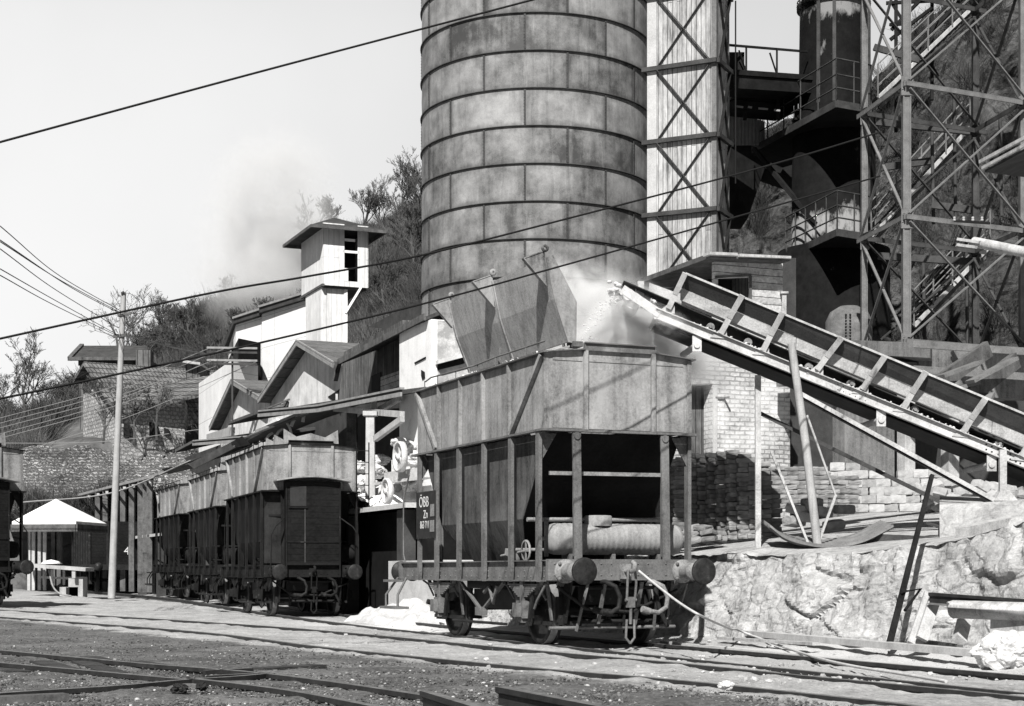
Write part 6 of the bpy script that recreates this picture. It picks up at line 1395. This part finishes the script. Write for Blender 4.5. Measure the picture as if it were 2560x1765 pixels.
for (a, m_, c) in (((0,565),(150,690),(305,779)), ((0,604),(150,700),(300,781)), ((0,622),(140,725),(296,820)), ((0,672),(140,752),(296,838)), ((0,688),(130,760),(294,840)), ((0,600),(180,720),(312,790))):
    wire(lab, [P(*a,30), P(*m_,43), P(*c,Yp-.15)], .011, 'steelm', g)
g = 'pale wires from the pole to the crossarms'; lab = 'one of the thin wires running from the wooden pole to the iron crossarms'
for (a, c) in (((318,838),(520,884)), ((322,838),(528,888)), ((324,836),(540,890))): wire(lab, [P(*a,Yp-.1), P((a[0]+c[0])/2,(a[1]+c[1])/2+5,60), P(*c,63.9)], .012, 'fasc', g)
g = 'pale wires fanning down the slope'; lab = 'one of the faint pale wires fanning from the crossarms down to the left edge'
for (a, c) in (((520,872),(0,1045)),((560,872),(0,1058)),((600,874),(0,1070)),((530,902),(0,1085)),((570,903),(0,1096)),((640,905),(20,1140))): wire(lab, [P(*a,63.9), P((a[0]+c[0])/2,(a[1]+c[1])/2+16,66), P(*c,68)], .013, 'wirel', g)
wire('faint pale wire strung low from the left edge to the canopy', [P(-40,1108,60), P(245,1105,60), P(497,1074,60)], .013, 'wirel')
wire('pale wire along the ragged eave towards the shelter', [P(55,1256,60), P(280,1232,60), P(480,1150,58)], .03, 'wirel')

# ------------------------------------------------------------------ hillside
ridge = [(-900,1330),(-400,1240),(0,1085),(120,1040),(260,950),(380,878),(520,790),(640,742),(760,640),(900,580),(1055,520),(1300,460),(1700,380)]
basel = [(-900,1345),(0,1140),(230,1118),(420,1105),(560,1080),(760,1010),(1055,900),(1700,760)]
def li(tab, x):
    for (a, c), (d, e) in zip(tab, tab[1:]):
        if x <= d: return c+(e-c)*max(0, (x-a)/(d-a))
    return tab[-1][1]
pxs = list(range(-900, 1701, 10)); NYH = 64; hv = []
def hill_pt(px, f):
    p = hill_raw(px, f); p.z += mnoise.fractal(Vector((p.x*.15,p.y*.15,0)),1,2,5)*.7*sm(0,.1,f); return p
def hill_raw(px, f):        # f 0 at the foot .. 1 at the ridge .. beyond falls away
    Y = 82+58*f
    y0, y1 = li(basel, px), li(ridge, px)
    py = y0+(y1-y0)*min(1, f)**.85
    p = P(px, py, Y)
    if f > 1: p.z -= (f-1)*40
    return p
for px in pxs:
    for j in range(NYH):
        f = -.02+1.25*j/(NYH-1); p = hill_pt(px, max(0, f))
        if f <= 0: p.z -= 8
        hv.append(tuple(p))
hf = [(i*NYH+j,(i+1)*NYH+j,(i+1)*NYH+j+1,i*NYH+j+1) for i in range(len(pxs)-1) for j in range(NYH-1)]
tag(np_mesh('hillside', hv, hf, MAT['hill'], smooth=True), kind='structure')
# stony slope with loose rubble below the houses
sv = []; n1, n2 = 190, 60
for i in range(n1):
    px = -60+600*i/(n1-1)
    for j in range(n2):
        f = j/(n2-1); p = P(px, 1275-(1275-(1118+4*math.sin(px*.05)))*f, 74+7.5*f); 
        q = Vector((p.x*1.4,p.y*1.4,p.z*1.4)); cell = mnoise.voronoi(q*1.6)[0]; d = .30*min(.5,cell[1]-cell[0])+.25*mnoise.fractal(q*.5,1,2,4)
        if j == n2-1: p.y += 3
        sv.append((p.x, p.y-d, p.z+d*.5))
sf = [(i*n2+j,(i+1)*n2+j,(i+1)*n2+j+1,i*n2+j+1) for i in range(n1-1) for j in range(n2-1)]
tag(np_mesh('stony_slope', sv, sf, MAT['scree2']), kind='structure')

# ------------------------------------------------------------------ quarry rock at the right
top = [(1700,200),(1820,300),(1900,330),(2010,300),(2100,330),(2230,140),(2290,70),(2350,20),(2450,-60),(2700,-160),(3100,-260)]
n1, n2 = 230, 150; cv = []
for i in range(n1):
    px = 1640+1400*i/(n1-1)
    for j in range(n2):
        f = j/(n2-1); Y = 52.5+8.5*f-(px-2100)*.0035+1.5*math.sin(px*.012)
        y1 = li(top, px); py = 1000+(y1-1000)*f; p = P(px, py, Y)
        q = p*.22; cell = mnoise.voronoi(Vector((p.x*.5,p.y*.5,p.z*.33)))[0]
        d = 1.5*mnoise.fractal(q,1,2,6)+1.1*min(.6,cell[1]-cell[0])+.25*mnoise.fractal(p*1.1,1,2,4)
        p.y -= d; p.z += .2*d*(1 if j < n2-1 else 0)
        if j == n2-1: p.y += 9
        cv.append(tuple(p))
cf = [(i*n2+j,(i+1)*n2+j,(i+1)*n2+j+1,i*n2+j+1) for i in range(n1-1) for j in range(n2-1)]
tag(np_mesh('rock_face', cv, cf, MAT['cliff']), kind='structure')
# wooded hill far above the quarry: closes the ground behind the works
fv = []; n1, n2 = 60, 14
for i in range(n1):
    for j in range(n2):
        px = 1330+2200*i/(n1-1); f = j/(n2-1); yy = li([(900,560),(1500,520),(1800,420),(2100,330),(2300,150),(2600,0),(3500,-300)], px)
        p = P(px, 1250+(yy+40-1250)*f, 64+40*f); p.z += mnoise.fractal(p*.1,1,2,4); fv.append(tuple(p))
tag(np_mesh('back_hill', fv, [(i*n2+j,(i+1)*n2+j,(i+1)*n2+j+1,i*n2+j+1) for i in range(n1-1) for j in range(n2-1)], MAT['hill'], smooth=True), kind='structure')

# ------------------------------------------------------------------ bare winter trees and undergrowth
def bare_tree(p, h, seed, label, spread=.55, group=None, lean=0, lv=5):
    r = random.Random(seed); T = thing('bare_tree', label, 'tree', p, group); lim = MB(); tw = MB()
    def grow(a, d, L, rr, lvl):
        n = 3; pts = [a]; 
        for k in range(n):
            d = (d+Vector((r.uniform(-.16,.16), r.uniform(-.16,.16), r.uniform(-.02,.14)))).normalized(); pts.append(pts[-1]+d*L/n)
        if lvl <= 2: lim.tube(pts, rr, 5, False, rr*.55)
        else:
            s = Vector((r.uniform(-1,1), r.uniform(-.3,.3), r.uniform(-1,1))).normalized()*rr
            for q0, q1 in zip(pts, pts[1:]): tw.add([q0-s, q0+s, q1+s*.6, q1-s*.6], [(0,1,2,3)])
        if lvl < lv:
            m = [5, 5, 4, 4, 3][lvl]
            for k in range(m):
                f = r.uniform(.35, 1.0) if lvl else r.uniform(.3, 1.0); idx = min(n-1, int(f*n)); q = pts[idx].lerp(pts[idx+1], f*n-idx)
                ang = r.uniform(0, 6.28); side = d.orthogonal().normalized(); side = Matrix.Rotation(ang, 3, d) @ side
                nd = (d*(1-spread*.6)+side*spread*r.uniform(.6,1.2)+Vector((0,0,.12))).normalized(); grow(q, nd, L*r.uniform(.45,.7), max(rr*.5, .018), lvl+1)
    grow(Vector(p)-ZV*.3, Vector((lean,0,1)), h*.48, h*.016, 0)
    lim.build('trunk', MAT['bark'], T); tw.build('crown', MAT['twig'], T); return T
bare_tree(hill_pt(70,.35), 7.6, 1, 'large bare tree at the far left before the pale sky', .62)
bare_tree(hill_pt(168,.42), 4.2, 2, 'small twisted bare tree between the large one and the chalet', .7)
bare_tree(hill_pt(305,.62), 10, 3, 'spreading bare tree behind the wooden pole above the chalet', .75)
bare_tree(hill_pt(380,.8), 4, 4, 'bare tree at the edge of the wooded ridge right of the pole', .55)
for i, (px, h, lab) in enumerate(((770,6,'bare tree just left of the hoist tower roof'),(830,6,'bushy bare tree above the hoist tower roof'),(905,6.8,'broad bare tree on the ridge between tower and silo'),(945,5.6,'slender bare tree right of the broad ridge tree'),(995,7,'forked dark bare tree nearest the silo on the ridge'),(1046,8,'tall bare tree half hidden by the silo edge'),(655,4.2,'small bare tree on the ridge above the panel building'),(575,3.6,'wispy bare tree lower down the smoky ridge'))):
    bare_tree(hill_pt(px,.93), h, 20+i, lab, .5)
bare_tree(P(335,1090,79), 3.6, 40, 'thin bare sapling before the arched windows', .6, None, 0, 4); bare_tree(P(392,1085,79), 3.8, 41, 'forked bare sapling before the stone wing', .6, None, 0, 4); bare_tree(P(258,1095,79.5), 4.5, 42, 'leaning bare sapling at the stone gable', .6, None, .1, 4)
T0 = bare_tree(hill_pt(600,.55), 4.4, 77, 'small bare tree in the scrub of the wooded slope', .5, 'small trees on the wooded slope'); T1 = bare_tree(hill_pt(860,.6), 4.8, 78, 'small bare tree in the scrub of the wooded slope', .6, 'small trees on the wooded slope')
rt = random.Random(9)
for i in range(46):
    c = copy_tree(rt.choice((T0, T1))); px = rt.uniform(330, 1060) if i > 8 else rt.uniform(-20, 200); c.location = hill_pt(px, rt.uniform(.25, .98) if px > 520 else rt.uniform(.6, .98)); c.rotation_euler = (0,0,rt.uniform(0,6.28)); k = rt.uniform(.6, 1.25); c.scale = (k, k, k*rt.uniform(.85,1.2))
# undergrowth as one mass of fine twigs
rng = np.random.default_rng(4)
def bush_proto(seed, n=70):
    r = np.random.default_rng(seed); vs = []; fs = []
    for i in range(n):
        d = np.array([r.normal()*.55, r.normal()*.4, abs(r.normal())*.8+.35]); d /= np.linalg.norm(d); L = r.uniform(.4,1.0); a = np.array([r.normal()*.12, r.normal()*.12, 0])+d*r.uniform(0,.5)*L
        s = np.cross(d, r.normal(size=3)); s /= np.linalg.norm(s); s *= .0075; b_ = a+d*L*.7+np.array([0,0,.05]); k = len(vs)
        vs += [a-s, a+s, b_+s*.4, b_-s*.4]; fs.append((k,k+1,k+2,k+3))
    return np.array(vs), np.array(fs)
def scatter(name, spots, mat, protos):
    V2, F2, k = [], [], 0
    for (p, sc) in spots:
        v, f = protos[int(rng.integers(len(protos)))]; a = rng.uniform(0, 6.28); c_, s_ = math.cos(a), math.sin(a)
        R_ = np.array([[c_,-s_,0],[s_,c_,0],[0,0,1]]); sx = sc*rng.uniform(.7,1.3)
        w_ = (v @ R_.T)*np.array([sx,sx,sc])+np.array(p); V2.append(w_); F2.append(f+k); k += len(v)
    return tag(np_mesh(name, np.concatenate(V2), np.concatenate(F2), mat), kind='stuff')
BP = [bush_proto(i) for i in range(6)]
spots = []
for i in range(9500):
    px = rng.uniform(-80, 1150); f = rng.uniform(0, 1.0)**.9; p = hill_pt(px, f); 
    if 150 < px < 520 and f < .5: continue
    dens = mnoise.noise(Vector((px*.01, f*4, 0)))
    if dens < -.35 and (px < 700 or rng.random() < .5): continue
    cl = sm(.3,.7,mnoise.noise(p*.22)*.5+.5); spots.append((tuple(p-ZV*.2), rng.uniform(.5, 1.2)+1.9*cl*rng.uniform(.5,1)))
scatter('undergrowth', spots, MAT['twig'], BP)
spots = []
for i in range(700):
    px = rng.uniform(1750, 2700); f = rng.uniform(0,1)**.6
    ii = int((px-1640)/1400*229); jj = int(f*149)
    if mnoise.noise(Vector((px*.012, f*5, 7))) < .0: continue
    p = cv[min(229,ii)*150+jj]; spots.append(((p[0],p[1]-.1,p[2]), rng.uniform(.5,1.2)))
scatter('cliff_shrubs', spots, MAT['twigd'], BP)
spots = []
for i in range(260): px = rng.uniform(40,500); p = P(px, rng.uniform(1235,1290), 73.5); spots.append((tuple(p-ZV*.6), rng.uniform(.8,1.6)))
scatter('slope_brambles', spots, MAT['twig'], BP)

# ------------------------------------------------------------------ ballast stones
def stones(name, n, fn, mat, smin, smax):
    g_ = (1+5**.5)/2; base = np.array([[-1,g_,0],[1,g_,0],[-1,-g_,0],[1,-g_,0],[0,-1,g_],[0,1,g_],[0,-1,-g_],[0,1,-g_],[g_,0,-1],[g_,0,1],[-g_,0,-1],[-g_,0,1]])/1.9*np.array([1,1,.7])
    bf = np.array([[0,11,5],[0,5,1],[0,1,7],[0,7,10],[0,10,11],[1,5,9],[5,11,4],[11,10,2],[10,7,6],[7,1,8],[3,9,4],[3,4,2],[3,2,6],[3,6,8],[3,8,9],[4,9,5],[2,4,11],[6,2,10],[8,6,7],[9,8,1]])
    V2, F2, k = [], [], 0
    for i in range(n):
        q = fn()
        if q is None: continue
        x, y, z = q; s = smin+(smax-smin)*rng.random()**4; a = rng.uniform(0,6.28); c_, s_ = math.cos(a), math.sin(a)
        v = base*(1+rng.uniform(-.3,.3,(12,1)))*s*rng.uniform(.7,1.2,3); v = v @ np.array([[c_,-s_,0],[s_,c_,0],[0,0,1]])
        V2.append(v+np.array([x,y,z])); F2.append(bf+k); k += 12
    return tag(np_mesh(name, np.concatenate(V2), np.concatenate(F2), mat), kind='stuff')
def fg():
    px, py = rng.uniform(-60,2620), 1545+235*rng.random()**.75; z = .12; p = Gz(px,py,z)
    d = (p.x-.07)*math.cos(rad(30.8))+(p.y-14.15)*math.sin(rad(30.8))
    if d > -.05+rng.normal()*.12: return None
    return p.x, p.y, gz(p.x,p.y)+.005
stones('gravel', 45000, fg, MAT['gravel'], .003, .018)
def fl_():
    px, py = rng.uniform(600,2620), rng.uniform(1530,1720); p = Gz(px,py,.08)
    d = (p.x-.07)*math.cos(rad(30.8))+(p.y-14.15)*math.sin(rad(30.8))
    if d < .1 or rng.random() > .25+.75*sm(1300,2200,px): return None
    return p.x, p.y, gz(p.x,p.y)+.003
stones('limestone_chips', 3500, fl_, MAT['gravell'], .006, .035)
# ------------------------------------------------------------------ smoke and lime dust
def smoke(name, c, sc, dens, col, nsc, lo, hi, seed, rotz=0, rx=0, ry=0, shape=1.0, aniso=.2):
    import bmesh
    bm = bmesh.new(); bmesh.ops.create_icosphere(bm, subdivisions=3, radius=1); me = bpy.data.meshes.new(name); bm.to_mesh(me); bm.free()
    o = bpy.data.objects.new(name, me); COL.objects.link(o); o.location = c; o.scale = sc; o.rotation_euler = (rx, ry, rotz)
    m = bpy.data.materials.new(name); m.use_nodes = True; t = m.node_tree; t.nodes.clear(); out = t.nodes.new('ShaderNodeOutputMaterial'); pv = t.nodes.new('ShaderNodeVolumePrincipled'); t.links.new(pv.outputs[0], out.inputs['Volume'])
    pv.inputs['Color'].default_value = (col,)*3+(1,); pv.inputs['Anisotropy'].default_value = aniso
    tc = t.nodes.new('ShaderNodeTexCoord'); mp = t.nodes.new('ShaderNodeMapping'); t.links.new(tc.outputs['Object'], mp.inputs[0]); mp.inputs['Location'].default_value = (seed,seed*.7,seed*1.3)
    mp.inputs['Scale'].default_value = tuple(s/max(sc) for s in sc)
    nz = t.nodes.new('ShaderNodeTexNoise'); t.links.new(mp.outputs[0], nz.inputs['Vector']); nz.inputs['Scale'].default_value = nsc; nz.inputs['Detail'].default_value = 7; nz.inputs['Roughness'].default_value = .68; nz.inputs['Distortion'].default_value = .6
    ln_ = t.nodes.new('ShaderNodeVectorMath'); ln_.operation = 'LENGTH'; t.links.new(tc.outputs['Object'], ln_.inputs[0])
    mr = t.nodes.new('ShaderNodeMapRange'); mr.interpolation_type = 'SMOOTHSTEP'; t.links.new(ln_.outputs['Value'], mr.inputs[0])
    for i, v in enumerate((.15, 1.0, 1.0, 0.0)): mr.inputs[1+i].default_value = v
    m2 = t.nodes.new('ShaderNodeMapRange'); t.links.new(nz.outputs[0], m2.inputs[0])
    for i, v in enumerate((lo, hi, 0.0, 1.0)): m2.inputs[1+i].default_value = v
    mu = t.nodes.new('ShaderNodeMath'); mu.operation = 'MULTIPLY'; t.links.new(mr.outputs[0], mu.inputs[0]); t.links.new(m2.outputs[0], mu.inputs[1])
    m3 = t.nodes.new('ShaderNodeMath'); m3.operation = 'MULTIPLY'; t.links.new(mu.outputs[0], m3.inputs[0]); m3.inputs[1].default_value = dens
    t.links.new(m3.outputs[0], pv.inputs['Density']); me.materials.append(m); return tag(o, kind='stuff')
c = P(668,575,118); smoke('chimney_smoke', c, (6.5,5,9), .8, .92, 2.6, .38, .62, 3, 0, 0, rad(14), aniso=-.2)
c = P(640,690,112); smoke('chimney_smoke', c, (6,4,2.6), .5, 1.0, 2.2, .38, .62, 6, 0, 0, rad(8), aniso=-.55)
c = P(1525,815,25.8); smoke('lime_dust', c, (1.9,1.1,1.0), 6.5, .98, 3.2, .40, .60, 9, 0, 0, rad(24), aniso=-.35)
c = P(1680,880,26.2); smoke('lime_dust', c, (1.6,1.0,.6), 4.5, .98, 3.0, .42, .64, 5, 0, 0, rad(24), aniso=-.35)
c = P(1620,780,24.3); smoke('lime_dust', c, (.9,.25,.28), 4.0, .98, 3.0, .44, .64, 7, 0, 0, rad(24), aniso=-.35)
c = P(1495,800,24.5); smoke('falling_lime', c, (.2,.25,.62), 5.0, .98, 4.0, .38, .6, 2, 0, 0, rad(38), aniso=-.35)
